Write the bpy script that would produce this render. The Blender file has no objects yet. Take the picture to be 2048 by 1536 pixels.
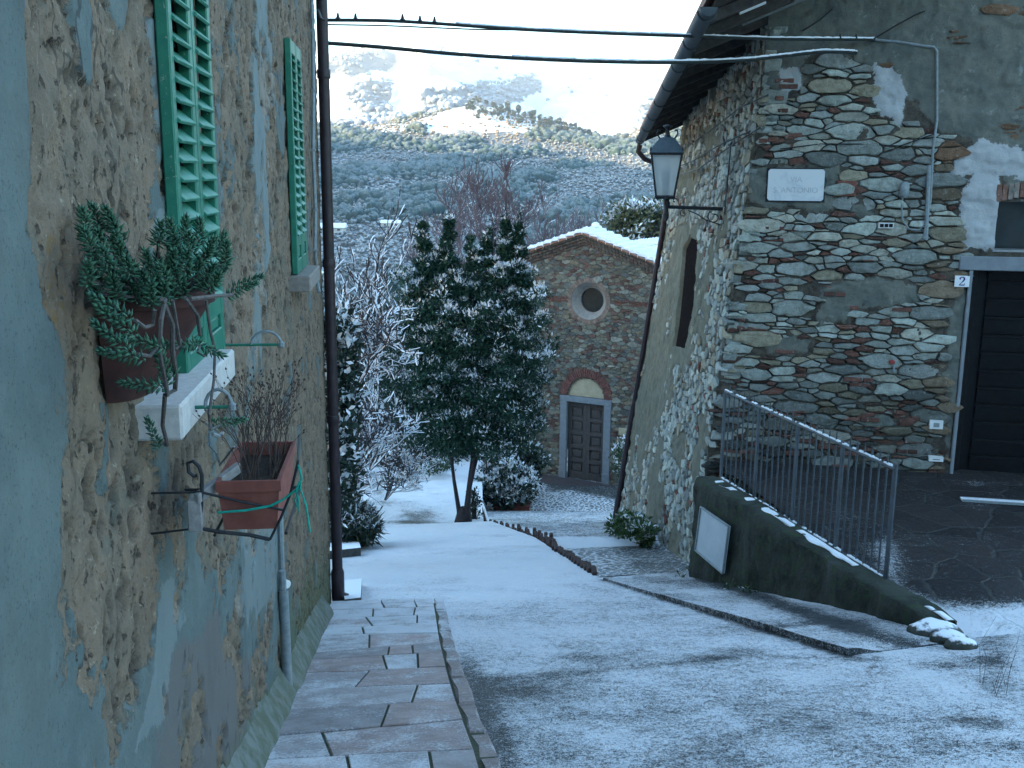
import bpy, math, random
import numpy as np
from mathutils import Vector as V, Matrix
R = math.radians
scene = bpy.context.scene
COL = scene.collection
# ------------------------------------------------------------------ camera model (photo 2048 x 1536)
FPX = 2050.0; PITCH = R(11.75); ROLL = R(0.5)
_f = V((0, math.cos(PITCH), -math.sin(PITCH))); _r0 = V((1, 0, 0)); _u0 = V((0, math.sin(PITCH), math.cos(PITCH)))
CR = _r0*math.cos(ROLL) + _u0*math.sin(ROLL); CU = -_r0*math.sin(ROLL) + _u0*math.cos(ROLL); CF = _f
def ray(px, py): return CF + CR*((px-1024)/FPX) + CU*((768-py)/FPX)
def atY(px, py, y):
    d = ray(px, py); return d*(y/d.y)
def hit(px, py, p0, n):
    d = ray(px, py); n = V(n); return d*(n.dot(V(p0))/n.dot(d))
def atZ(px, py, z):
    d = ray(px, py); return d*(z/d.z)
def onG(px, py, fn, y0=2, y1=60):
    d = ray(px, py); d = d/d.y
    lo, hi = y0, y1
    for _ in range(50):
        m = (lo+hi)/2
        if d.z*m > fn(d.x*m, m): lo = m
        else: hi = m
    return d*lo
def proj(P):
    P = np.asarray(P, float)
    w = P@np.array(CF); w = np.where(w < .05, .05, w)
    return np.stack([1024+FPX*(P@np.array(CR))/w, 768-FPX*(P@np.array(CU))/w], -1)
# ------------------------------------------------------------------ numpy noise
def _h(ix, iy, s):
    n = (ix.astype(np.int64)*374761393 + iy.astype(np.int64)*668265263 + s*974711) & 0xffffffff
    n = ((n ^ (n >> 13))*1274126177) & 0xffffffff
    n = ((n ^ (n >> 16))*2246822519) & 0xffffffff
    return ((n ^ (n >> 15)) & 0xffffff)/float(0xffffff)
def vn(x, y, s=0):
    x = np.asarray(x, float); y = np.asarray(y, float)
    ix = np.floor(x); iy = np.floor(y); fx = x-ix; fy = y-iy
    fx = fx*fx*fx*(fx*(fx*6-15)+10); fy = fy*fy*fy*(fy*(fy*6-15)+10)
    a = _h(ix, iy, s); b = _h(ix+1, iy, s); c = _h(ix, iy+1, s); d = _h(ix+1, iy+1, s)
    return (a+(b-a)*fx)*(1-fy)+(c+(d-c)*fx)*fy
def fbm(x, y, o=4, s=0, g=.5):
    t = 0; a = 1; n = 0
    for k in range(o):
        t = t+a*vn(x, y, s+k*17); n += a; a *= g; x = x*2.03+11.3; y = y*2.03-7.1
    return t/n
def sst(a, b, x):
    t = np.clip((np.asarray(x, float)-a)/(b-a), 0, 1); return t*t*(3-2*t)
def in_poly(px, py, poly):
    px = np.asarray(px); py = np.asarray(py); c = np.zeros(px.shape, bool); n = len(poly)
    for i in range(n):
        x0, y0 = poly[i]; x1, y1 = poly[(i+1) % n]
        if y0 == y1: continue
        k = ((y0 > py) != (y1 > py)) & (px < (x1-x0)*(py-y0)/(y1-y0)+x0); c ^= k
    return c
def seg_d(px, py, pts):
    d = np.full(np.shape(px), 1e9)
    for (x0, y0), (x1, y1) in zip(pts[:-1], pts[1:]):
        dx, dy = x1-x0, y1-y0; t = np.clip(((px-x0)*dx+(py-y0)*dy)/(dx*dx+dy*dy), 0, 1)
        d = np.minimum(d, np.hypot(px-x0-t*dx, py-y0-t*dy))
    return d
# ------------------------------------------------------------------ objects
ORG = {}
def tag(o, label=None, cat=None, group=None, kind=None):
    if label: o['label'] = label
    if cat: o['category'] = cat
    if group: o['group'] = group
    if kind: o['kind'] = kind
    return o
def thing(name, label, cat, loc, group=None):
    o = bpy.data.objects.new(name, None); COL.objects.link(o); o.location = V(loc); o.empty_display_size = .1
    ORG[o.name] = V(loc); return tag(o, label, cat, group)
def _place(o, parent, lo, hi):
    if parent is not None:
        org = ORG[parent.name]; o.parent = parent; loc = V((0, 0, 0))
    else:
        org = V(((lo[0]+hi[0])/2, (lo[1]+hi[1])/2, lo[2])); loc = org
    o.location = loc; ORG[o.name] = org; return org
def np_obj(name, Vs, F, mat, parent=None, attrs=None, smooth=False, cols=None):
    Vs = np.asarray(Vs, np.float64).reshape(-1, 3); F = np.asarray(F, np.int32)
    me = bpy.data.meshes.new(name); o = bpy.data.objects.new(name, me); COL.objects.link(o)
    org = _place(o, parent, Vs.min(0), Vs.max(0))
    k = F.shape[1]
    me.vertices.add(len(Vs)); me.vertices.foreach_set('co', (Vs-np.array(org)).astype(np.float32).ravel())
    me.loops.add(F.size); me.loops.foreach_set('vertex_index', F.ravel())
    me.polygons.add(len(F)); me.polygons.foreach_set('loop_start', np.arange(0, F.size, k, dtype=np.int32))
    if smooth: me.polygons.foreach_set('use_smooth', np.ones(len(F), bool))
    me.update(calc_edges=True)
    for an, av in (attrs or {}).items():
        a = me.attributes.new(an, 'FLOAT', 'POINT'); a.data.foreach_set('value', np.asarray(av, np.float32).ravel())
    if cols is not None:
        a = me.attributes.new('col', 'FLOAT_COLOR', 'POINT'); c = np.ones((len(Vs), 4), np.float32); c[:, :3] = cols
        a.data.foreach_set('color', c.ravel())
    for m in (mat if isinstance(mat, (list, tuple)) else [mat]): me.materials.append(m)
    return o
class MB:
    def __init__(s): s.v = []; s.f = []; s.c = []; s.col = None
    def add(s, vs, fs):
        b = len(s.v); s.v += [tuple(p) for p in vs]; s.f += [tuple(i+b for i in f) for f in fs]
        if s.col is not None: s.c += [s.col]*len(vs)
        return s
    def box(s, c, ax, ay, az):          # centre and three half-axis vectors
        c, ax, ay, az = V(c), V(ax), V(ay), V(az)
        vs = [c+ax*i+ay*j+az*k for k in (-1, 1) for j in (-1, 1) for i in (-1, 1)]
        return s.add(vs, [(0, 2, 3, 1), (4, 5, 7, 6), (0, 1, 5, 4), (2, 6, 7, 3), (0, 4, 6, 2), (1, 3, 7, 5)])
    def bbox(s, c, ax, ay, az, b=.006):  # bevelled box
        c = V(c); A = [V(ax), V(ay), V(az)]; L = [a.length for a in A]; U = [a.normalized() for a in A]; b = min(b, min(L)*.45)
        vs = {}; out = []
        for sx in (-1, 1):
            for sy in (-1, 1):
                for sz in (-1, 1):
                    sg = (sx, sy, sz)
                    for ax_ in range(3):
                        p = c.copy()
                        for i in range(3): p = p+U[i]*(sg[i]*(L[i] if i == ax_ else L[i]-b))
                        vs[(sg, ax_)] = len(out); out.append(p)
        fs = []
        for a in range(3):
            i, j = (a+1) % 3, (a+2) % 3
            for sg in (-1, 1):
                q = []
                for (si, sj) in ((-1, -1), (1, -1), (1, 1), (-1, 1)):
                    t = [0, 0, 0]; t[a] = sg; t[i] = si; t[j] = sj; q.append(vs[(tuple(t), a)])
                fs.append(tuple(q if sg > 0 else q[::-1]))
            for si in (-1, 1):
                for sj in (-1, 1):
                    t0 = [0, 0, 0]; t1 = [0, 0, 0]; t0[a] = -1; t1[a] = 1
                    t0[i] = t1[i] = si; t0[j] = t1[j] = sj; t0, t1 = tuple(t0), tuple(t1)
                    q = [vs[(t0, i)], vs[(t1, i)], vs[(t1, j)], vs[(t0, j)]]
                    fs.append(tuple(q if si*sj < 0 else q[::-1]))
        for sx in (-1, 1):
            for sy in (-1, 1):
                for sz in (-1, 1):
                    q = [vs[((sx, sy, sz), k)] for k in range(3)]; fs.append(tuple(q if sx*sy*sz > 0 else q[::-1]))
        return s.add(out, fs)
    def tube(s, pts, r, n=8, cap=True):
        pts = [V(p) for p in pts]; m = len(pts); rs = r if isinstance(r, (list, tuple)) else [r]*m
        vs = []; up = V((0, 0, 1)); prev = None
        for i, p in enumerate(pts):
            t = (pts[min(i+1, m-1)]-pts[max(i-1, 0)])
            if t.length < 1e-9: t = V((0, 0, 1))
            t.normalize()
            if prev is None:
                a = t.cross(up if abs(t.z) < .9 else V((1, 0, 0))).normalized()
            else:
                a = prev-t*prev.dot(t)
                a = a.normalized() if a.length > 1e-6 else t.cross(V((1, 0, 0))).normalized()
            prev = a; b = t.cross(a)
            for k in range(n):
                an = 2*math.pi*k/n; vs.append(p+(a*math.cos(an)+b*math.sin(an))*rs[i])
        fs = [(i*n+k, i*n+(k+1) % n, (i+1)*n+(k+1) % n, (i+1)*n+k) for i in range(m-1) for k in range(n)]
        if cap: fs += [tuple(range(n))[::-1], tuple((m-1)*n+k for k in range(n))]
        return s.add(vs, fs)
    def lathe(s, c, prof, n=16, axis=(0, 0, 1), sq=False):   # prof: (radius, height)
        c = V(c); z = V(axis).normalized(); a = z.cross(V((0, 1, 0)) if abs(z.y) < .9 else V((1, 0, 0))).normalized(); b = z.cross(a)
        vs = [c+z*h+(a*math.cos(2*math.pi*k/n)+b*math.sin(2*math.pi*k/n))*r for r, h in prof for k in range(n)]
        m = len(prof)
        fs = [(i*n+k, i*n+(k+1) % n, (i+1)*n+(k+1) % n, (i+1)*n+k) for i in range(m-1) for k in range(n)]
        fs += [tuple(range(n))[::-1], tuple((m-1)*n+k for k in range(n))]
        return s.add(vs, fs)
    def prism(s, poly, d):             # polygon of 3-D points, extruded by vector d
        n = len(poly); P = [V(p) for p in poly]; d = V(d); vs = P+[p+d for p in P]
        return s.add(vs, [tuple(range(n))[::-1], tuple(range(n, 2*n))]+[(i, (i+1) % n, n+(i+1) % n, n+i) for i in range(n)])
    def quad(s, *p): return s.add(p, [tuple(range(len(p)))])
    def build(s, name, mat, parent=None, smooth=False, fix=True):
        me = bpy.data.meshes.new(name); o = bpy.data.objects.new(name, me); COL.objects.link(o)
        A = np.array(s.v, float); org = _place(o, parent, A.min(0), A.max(0))
        me.from_pydata([tuple(p) for p in (A-np.array(org))], [], s.f)
        if s.c:
            a = me.attributes.new('col', 'FLOAT_COLOR', 'POINT'); a.data.foreach_set('color', np.array([(c[0], c[1], c[2], 1) for c in s.c], np.float32).ravel())
        me.materials.append(mat)
        if fix:
            import bmesh
            bm = bmesh.new(); bm.from_mesh(me); bmesh.ops.recalc_face_normals(bm, faces=bm.faces); bm.to_mesh(me); bm.free()
        if smooth:
            me.polygons.foreach_set('use_smooth', np.ones(len(me.polygons), bool))
            me.set_sharp_from_angle(angle=R(40))
        me.update(); return o
def grid_faces(nu, nv):
    i = np.arange(nu-1)[:, None]; j = np.arange(nv-1)[None, :]; a = i*nv+j
    return np.stack([a, a+nv, a+nv+1, a+1], -1).reshape(-1, 4)
# ------------------------------------------------------------------ materials
class NT:
    def __init__(s, name):
        s.m = bpy.data.materials.new(name); s.m.use_nodes = True; s.t = s.m.node_tree; s.t.nodes.clear()
        s.out = s.t.nodes.new('ShaderNodeOutputMaterial'); s.b = s.t.nodes.new('ShaderNodeBsdfPrincipled'); s.t.links.new(s.b.outputs[0], s.out.inputs[0])
        s.b.inputs['Roughness'].default_value = .85; s.b.inputs['Specular IOR Level'].default_value = .3
        s._p = None
    def n(s, t, **k):
        o = s.t.nodes.new(t)
        for a, b in k.items(): setattr(o, a, b)
        return o
    def put(s, sock, v):
        if v is None: return
        if isinstance(v, bpy.types.NodeSocket): s.t.links.new(v, sock)
        elif isinstance(v, (tuple, list)):
            sock.default_value = (tuple(v)+(1,)) if (len(v) == 3 and sock.type == 'RGBA') else v
        else: sock.default_value = v
    def pos(s):
        if s._p is None: s._p = s.n('ShaderNodeNewGeometry')
        return s._p.outputs['Position']
    def nz(s):
        s.pos(); x = s.n('ShaderNodeSeparateXYZ'); s.put(x.inputs[0], s._p.outputs['Normal']); return x.outputs[2]
    def mapped(s, scale):
        m = s.n('ShaderNodeVectorMath', operation='MULTIPLY'); s.put(m.inputs[0], s.pos()); m.inputs[1].default_value = scale; return m.outputs[0]
    def noise(s, sc, det=4, rough=.55, vec=None, dist=0):
        o = s.n('ShaderNodeTexNoise'); s.put(o.inputs['Vector'], vec or s.pos()); o.inputs['Scale'].default_value = sc; o.inputs['Detail'].default_value = det
        o.inputs['Roughness'].default_value = rough; o.inputs['Distortion'].default_value = dist; return o.outputs[0]
    def noisec(s, sc, det=3):
        o = s.n('ShaderNodeTexNoise'); s.put(o.inputs['Vector'], s.pos()); o.inputs['Scale'].default_value = sc; o.inputs['Detail'].default_value = det; return o.outputs[1]
    def voro(s, sc, feat='F1', vec=None, out=0, rnd=1):
        o = s.n('ShaderNodeTexVoronoi', feature=feat); s.put(o.inputs['Vector'], vec or s.pos()); o.inputs['Scale'].default_value = sc; o.inputs['Randomness'].default_value = rnd; return o.outputs[out]
    def math(s, op, a, b=None, c=None, clamp=False):
        o = s.n('ShaderNodeMath', operation=op); o.use_clamp = clamp
        for k, v in enumerate((a, b, c)):
            if v is not None: s.put(o.inputs[k], v)
        return o.outputs[0]
    def ramp(s, f, st, interp='LINEAR'):
        o = s.n('ShaderNodeValToRGB'); e = o.color_ramp; e.interpolation = interp
        while len(e.elements) < len(st): e.elements.new(.5)
        for el, (p, c) in zip(e.elements, st):
            el.position = p; el.color = (c, c, c, 1) if not isinstance(c, tuple) else tuple(c)+(1,)
        s.put(o.inputs[0], f); return o.outputs[0]
    def step(s, f, a, b):
        o = s.n('ShaderNodeMapRange', interpolation_type='SMOOTHSTEP'); s.put(o.inputs[0], f); o.inputs[1].default_value = a; o.inputs[2].default_value = b; return o.outputs[0]
    def mix(s, f, a, b, mode='MIX'):
        o = s.n('ShaderNodeMix', data_type='RGBA', blend_type=mode); s.put(o.inputs[0], f); s.put(o.inputs[6], a); s.put(o.inputs[7], b); return o.outputs[2]
    def attr(s, name, color=False):
        o = s.n('ShaderNodeAttribute', attribute_name=name); return o.outputs['Color' if color else 'Fac']
    def bump(s, h, strength=.5, dist=.02):
        o = s.n('ShaderNodeBump'); o.inputs['Strength'].default_value = strength; o.inputs['Distance'].default_value = dist; s.put(o.inputs['Height'], h)
        s.put(s.b.inputs['Normal'], o.outputs[0]); return s
    def col(s, c): s.put(s.b.inputs['Base Color'], c); return s
    def rough(s, r): s.put(s.b.inputs['Roughness'], r); return s
    def set(s, k, v): s.put(s.b.inputs[k], v); return s
SNOW = (.74, .76, .79)
def simple(name, c1, c2, sc=20, rough=.7, bs=.3, bd=.003, metal=0, det=5, spec=.3, sc2=None):
    t = NT(name); f = t.noise(sc, det, .65)
    t.col(t.mix(t.step(f, .3, .7), c1, c2)).rough(rough).set('Metallic', metal).set('Specular IOR Level', spec).bump(t.noise(sc2 or sc*3, 5, .6), bs, bd); return t.m
def snowy(name, c1, c2, sc=20, lo=.35, hi=.75, rough=.8, nscale=30, metal=0, amt=.25):   # snow lies where the surface faces up
    t = NT(name); f = t.noise(sc, 4, .6)
    base = t.mix(t.step(f, .3, .7), c1, c2)
    h = t.math('ADD', t.nz(), t.math('MULTIPLY', t.math('SUBTRACT', t.noise(nscale, 3), .5), amt*4))
    s = t.step(h, lo, hi)
    t.col(t.mix(s, base, SNOW)).rough(rough).set('Metallic', 0).bump(t.noise(sc*2, 4), .3, .006); return t.m
M = {}
# ------------------------------------------------------------------ tuned constants
SUN_EL = R(8); SUN_ROT = R(180+55); RIDGE = 131; EXPOSURE = 3.3
HAZE = .00026
TINT = -4
# ------------------------------------------------------------------ layout
aL = R(6.1); dL = V((-math.sin(aL), math.cos(aL), 0)); nL = V((math.cos(aL), math.sin(aL), 0)); pL = V((-.77, 0, 0)); SL_END = 9.75
def wl(s, off, z): return pL+dL*s+nL*off+V((0, 0, z))          # point of the left wall: along, out, height
def hL(px, py, off=0): return hit(px, py, pL+nL*off, nL)
def sL(p): return (V(p)-pL).dot(dL)
def S(x, y): return -1.6-.278*y+.043*(x+.77+.107*y)
aF = R(79); dF = V((math.sin(aF), -math.cos(aF), 0)); nF = V((-math.cos(aF), -math.sin(aF), 0)); pF = atY(1900, 945, 11.3)
def hF(px, py, off=0): return hit(px, py, pF+nF*off, nF)
ZC = pF.z
cB = hF(1385, 1130); cT = hF(1512, 290)
fB = atY(1240, 1020, 20.6)
_up = (cT-cB).normalized(); dS = (fB-cB).normalized(); nS = _up.cross(dS).normalized()
if nS.x > 0: nS = -nS
uS = nS.cross(dS); uS = uS if uS.z > 0 else -uS
def hS(px, py, off=0): return hit(px, py, cB+nS*off, nS)
# ------------------------------------------------------------------ ground materials
def ground_mat(name, dark1, dark2, cob=0, rough_dark=.55, crazy=0, speck=1.0, edge=.34):
    t = NT(name); cov = t.attr('cov')
    cn = lambda sc, d, r, w: t.math('MULTIPLY', t.math('SUBTRACT', t.noise(sc, d, r), .5), w)
    n = t.math('ADD', cn(70, 3, .75, 1.5*speck), cn(20, 4, .65, .85)); n = t.math('ADD', n, cn(2.6, 4, .6, .62)); n = t.math('ADD', n, cn(170, 2, .7, 1.5*speck)); n = t.math('ADD', n, .5)
    dark = t.mix(t.step(t.noise(9, 5, .65), .35, .7), dark1, dark2)
    gr = t.noise(240, 2, .8); dark = t.mix(t.step(gr, .55, .75), dark, tuple(c*1.9 for c in dark2))
    h0 = t.math('MULTIPLY', gr, .25)
    k = t.math('MULTIPLY', t.math('SUBTRACT', cov, .5), .95)
    if cob:
        wv = t.math('MULTIPLY', 1, 1)
        warp = t.n('ShaderNodeVectorMath', operation='ADD'); sc = t.n('ShaderNodeVectorMath', operation='SCALE'); t.put(sc.inputs[0], t.noisec(5)); sc.inputs['Scale'].default_value = .09
        t.put(warp.inputs[0], t.pos()); t.put(warp.inputs[1], sc.outputs[0])
        e = t.voro(cob, 'DISTANCE_TO_EDGE', warp.outputs[0]); st = t.step(e, .03, .22)
        cc = t.voro(cob, 'F1', warp.outputs[0], out=1); s = t.n('ShaderNodeSeparateColor'); t.put(s.inputs[0], cc)
        if crazy: dark = t.mix(t.step(e, .008, .026), (.030, .032, .030), t.mix(s.outputs[0], dark1, dark2))
        else:
            dark = t.mix(st, (.03, .032, .03), t.mix(s.outputs[0], dark1, dark2))
            k = t.math('ADD', k, t.math('MULTIPLY', t.math('SUBTRACT', .45, st), .75))
        h0 = t.math('ADD', h0, t.math('MULTIPLY', st if not crazy else t.step(e, .01, .05), 1.5))
    f = t.step(t.math('ADD', n, k), .5-edge*.5, .5+edge*.5)
    sn = t.mix(t.noise(6, 4), (.66, .69, .73), (.78, .79, .81))
    t.col(t.mix(f, dark, sn)); t.rough(t.mix(f, (rough_dark,)*3, (.9, .9, .9)))
    f = t.math('MULTIPLY', f, t.math('ADD', .72, t.math('MULTIPLY', cov, .28)))
    hh = t.math('ADD', h0, t.math('MULTIPLY', t.math('MULTIPLY', f, t.math('ADD', .6, t.noise(60, 4, .7))), 1.4)); hh = t.math('ADD', hh, t.math('MULTIPLY', t.noise(11, 5, .65), 2.2))
    t.bump(hh, .9, .013); return t.m
M['road'] = ground_mat('snowy_asphalt', (.018, .021, .024), (.042, .046, .05), speck=1.0)
M['cobble'] = ground_mat('snowy_cobbles', (.04, .045, .045), (.10, .105, .10), cob=9)
M['step'] = ground_mat('snowy_steps', (.05, .05, .05), (.10, .10, .095), speck=.85)
M['path'] = ground_mat('snowy_path', (.05, .045, .03), (.09, .085, .06), speck=.8, edge=.34)
M['court'] = ground_mat('dark_crazy_paving', (.009, .008, .009), (.024, .020, .020), cob=2.1, crazy=1, rough_dark=.6)
# ------------------------------------------------------------------ road, with a coverage map of the snow
def edge_x(y):                      # right-hand edge of the far road, beside the steps
    return np.interp(y, [11.2, 16.2, 21.07, 26], [.98, .41, -.58, -.75])
kA, kB = onG(1206, 1160, S), onG(1695, 1312, S)           # kerb line on the right
def cov_road(P):
    q = proj(P); x, y = q[:, 0], q[:, 1]
    wx = P[:, 0]; wy = P[:, 1]
    c = .75+.22*(fbm(wx*.9, wy*.9, 4, 3)-.5)*2
    c += .19*sst(1290, 1130, y)
    c -= .14*sst(1330, 1500, y)*sst(1350, 1000, x)
    c -= .10*sst(1330, 1500, y)*sst(1250, 1700, x)
    d = seg_d(x, y, [(930, 1340), (960, 1440), (1010, 1540)]); c -= .42*np.exp(-(d/30)**2)
    d = seg_d(x, y, [(800, 1362), (1000, 1356), (1110, 1350), (1500, 1312), (1720, 1318), (1900, 1330)]); c -= .20*np.exp(-(d/6)**2)
    for (bx, by, rx, ry, a) in ((1040, 1385, 110, 18, .26), (1000, 1360, 70, 10, .2), (1170, 1318, 60, 12, .26), (1130, 1290, 80, 9, .15), (1500, 1300, 60, 8, .25), (1420, 1315, 40, 6, .3), (985, 1480, 30, 60, .25), (1420, 1178, 20, 5, .2), (940, 1180, 120, 5, .15), (1985, 1450, 40, 14, .3), (1930, 1440, 30, 8, .3), (2030, 1490, 40, 10, .3), (1180, 1330, 260, 40, .07)):
        c -= a*np.exp(-((x-bx)/rx)**2-((y-by)/ry)**2)*(.6+.8*fbm(wx*6, wy*6, 3, 9))
    d = seg_d(x, y, [(1230, 1345), (1340, 1375), (1480, 1450)]); c += .12*np.exp(-(d/14)**2)
    d = seg_d(x, y, [(1780, 1320), (2048, 1440)]); c += .15*np.exp(-(d/22)**2)
    kd = seg_d(wx, wy, [(kA.x, kA.y), (kB.x, kB.y)]); c -= .5*np.exp(-(kd/.05)**2)
    d = seg_d(x, y, [(1740, 1335), (1880, 1335), (2000, 1320)]); c -= .2*np.exp(-(d/8)**2)
    c -= .35*np.exp(-((x-1985)/35)**2)*sst(1200, 1260, y)*sst(1400, 1330, y)*.6
    c -= .5*sst(3.6, 2.8, wy)*0
    return np.clip(c, .27, 1.1)
def ground_grid(name, ys, xl, xr, nx, zf, mat, covf, und=.012):
    Y = np.asarray(ys)[:, None]; t = np.linspace(0, 1, nx)[None, :]
    X = xl(Y)*(1-t)+xr(Y)*t; Y = Y+0*X
    Z = zf(X, Y)+und*(fbm(X*1.3, Y*1.3, 3, 5)-.5)*2
    P = np.stack([X, Y, Z], -1).reshape(-1, 3)
    return P, grid_faces(len(ys), nx), covf(P)
Pa, Fa, Ca = ground_grid('road', np.arange(-4, 11.23, .045), lambda y: -3.2+0*y, lambda y: 9.+0*y, 260, S, None, cov_road)
Pb, Fb, Cb = ground_grid('road', np.arange(11.2, 20.2, .06), lambda y: -4.2+0*y, edge_x, 90, S, None, cov_road)
o = np_obj('road', np.vstack([Pa, Pb]), np.vstack([Fa, Fb+len(Pa)]), M['road'], attrs={'cov': np.concatenate([Ca, Cb])}, smooth=True); tag(o, 'steep lane under thin speckled snow between the two houses', 'road', kind='structure')
# raised pavement on the right, along the retaining wall
rB0 = onG(1440, 1172, S); rB1 = onG(1855, 1270, S)         # foot of the retaining wall
K0 = V((kA.x, kA.y, 0)); K1 = V((kB.x, kB.y, 0)); W0 = V((rB0.x+.1, 11.2, 0)); W1 = V((rB1.x+.15, rB1.y-.25, 0))
n1, n2 = 150, 60
s_ = np.linspace(0, 1, n1)[:, None]; t_ = np.linspace(0, 1, n2)[None, :]
A_ = np.array(K0)[None, None]*(1-s_[..., None])+np.array(K1)[None, None]*s_[..., None]; B_ = np.array(W0)[None, None]*(1-s_[..., None])+np.array(W1)[None, None]*s_[..., None]
G_ = A_*(1-t_[..., None])+B_*t_[..., None]; X, Y = G_[..., 0], G_[..., 1]
hk = (.022+.028*sst(.1, .8, s_))*(1-sst(.93, 1., s_)*sst(.02, .3, t_)) + 0*t_
hk = hk*(1-.85*sst(.45, 1., t_)*sst(.75, 1, s_))
Z = S(X, Y)+hk+.008*(fbm(X*2, Y*2, 3, 8)-.5)+.006
P = np.stack([X, Y, Z], -1).reshape(-1, 3); q = proj(P); x, y = q[:, 0], q[:, 1]
c = .66+.2*(fbm(P[:, 0]*1.5, P[:, 1]*1.5, 4, 31)-.5)*2
d = seg_d(x, y, [(1400, 1152), (1450, 1168), (1560, 1207), (1680, 1250), (1830, 1292)]); c -= .48*np.exp(-(d/13)**2)
c -= .35*np.exp(-((x-1640)/110)**2-((y-1248)/13)**2)
c += .3*np.exp(-(seg_d(x, y, [(1560, 1262), (1660, 1250)])/5)**2)
F = grid_faces(n1, n2)
lo = P.reshape(n1, n2, 3)
sk = [lo[:, 0]]; low = lo[:, 0].copy(); low[:, 2] -= .16; low2 = lo[-1, :].copy(); low2[:, 2] -= .16
nb = len(P); P2 = np.vstack([P, lo[:, 0], low, lo[-1, :], low2]); i = np.arange(n1-1); j = np.arange(n2-1)
Fk = np.stack([nb+i, nb+i+1, nb+n1+i+1, nb+n1+i], -1); b2 = nb+2*n1; Fk2 = np.stack([b2+j, b2+j+1, b2+n2+j+1, b2+n2+j], -1)
c2 = np.concatenate([c, np.full(n1, .42), np.full(n1, .10), np.full(n2, .3), np.zeros(n2)])
o = np_obj('pavement', P2, np.vstack([F, Fk, Fk2]), M['road'], attrs={'cov': np.clip(c2, 0, 1.1)}); tag(o, 'narrow raised pavement with wet bare strip under the railed retaining wall', 'pavement', kind='structure')
# cobbled ramp and steps on the right, down to the chapel forecourt
def cov_cob(P):
    q = proj(P); x, y = q[:, 0], q[:, 1]
    c = .60+.2*(fbm(P[:, 0]*1.2, P[:, 1]*1.2, 3, 41)-.5)
    d = seg_d(x, y, [(1210, 1050), (1290, 1110), (1380, 1150)]); c -= .42*np.exp(-(d/45)**2); return np.clip(c, 0, 1)
P, F, c = ground_grid('c', np.arange(11.0, 14.25, .05), lambda y: edge_x(y)+.02, lambda y: 2.6+0*y, 60, lambda X, Y: S(X, Y)+.012, None, cov_cob)
o = np_obj('cobbled_ramp', P, F, M['cobble'], attrs={'cov': c}, smooth=True); tag(o, 'cobbled ramp with snow between the stones at the head of the steps', 'ramp', kind='structure')
M['brickedge'] = simple('old_brick_edge', (.034, .024, .022), (.07, .042, .037), 25, .9, .6, .006)
sv, sf, sc = [], [], []; eb = MB(); k = 0; yk = 14.2; rnd = random.Random(5); zprev = None
while yk < 25.3:
    tr = .58; y1 = yk+tr
    ex0 = float(edge_x(yk)); ex1 = float(edge_x(y1)); z = S(ex0, yk)-.028*(yk-14.2)+.01
    xr = 2.75 if yk < 20.4 else 7.5
    N = 24; b = len(sv)
    zn = S(ex1, y1)-.028*(y1-14.2)+.01
    for yy, ex, zz in ((yk, ex0, z), (y1-.16, ex1, z+.006), (y1, ex1, z+.012), (y1+.004, ex1, zn-.03)):
        for i in range(N+1): sv.append((ex+.06+(xr-ex-.06)*i/N, yy, zz+.006*(vn(i*.7, yy*3, 3)-.5)))
    for r in range(3):
        for i in range(N): a = b+r*(N+1)+i; sf.append((a, a+1, a+N+2, a+N+1))
    sc += [.95]*(N+1)+[.95]*(N+1)+[.55]*(N+1)+[.0]*(N+1)
    # brick side of this step, seen above the road as a tooth
    for j in range(5):
        ya = yk+tr*j/5; yb = yk+tr*(j+1)/5-.008; xa = float(edge_x((ya+yb)/2))
        top = z+.035+rnd.uniform(-.02, .012); zb = z-.45
        eb.bbox((xa+.03+rnd.uniform(-.012, .012), (ya+yb)/2, (top+zb)/2), (.028, 0, 0), (0, (yb-ya)/2, 0), (0, 0, (top-zb)/2), .012)
    yk = y1; k += 1
ya = 11.15
while ya < 14.15:
    xa = float(edge_x(ya+.1)); zt = S(xa, ya)+.06+rnd.uniform(-.03, .02); eb.bbox((xa+rnd.uniform(-.012, .012), ya+.11, zt-.15), (.028, 0, 0), (0, .105, 0), (0, 0, .15), .015); ya += .225
ZF = zn+.0
o = np_obj('steps', sv, np.array(sf), M['step'], attrs={'cov': np.array(sc)}); tag(o, 'long shallow snow-covered steps going down towards the chapel', 'steps', kind='structure')
o = eb.build('step_edging', M['brickedge']); tag(o, 'toothed dark brick edging along the left of the snowy steps', 'edging', kind='structure')
YF = yk
def zfore(X, Y): return ZF-.02*(Y-YF)
def cov_fore(P):
    q = proj(P); x, y = q[:, 0], q[:, 1]
    c = .66+.15*(fbm(P[:, 0], P[:, 1], 3, 43)-.5)
    c += .25*sst(985, 978, y)*0
    d = seg_d(x, y, [(1060, 972), (1140, 966), (1230, 985)]); c -= .8*sst(22, 6, d)*sst(1075, 1110, x)
    d = seg_d(x, y, [(930, 1015), (1010, 1035), (1060, 1018)]); c -= .25*np.exp(-(d/20)**2); return np.clip(c, 0, 1)
P, F, c = ground_grid('f', np.arange(YF-.01, 30.5, .06), lambda y: -.9+0*y, lambda y: 8.+0*y, 130, zfore, None, cov_fore)
o = np_obj('forecourt', P, F, M['cobble'], attrs={'cov': c}, smooth=True); tag(o, 'cobbled snowy forecourt before the chapel door', 'forecourt', kind='structure')
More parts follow.
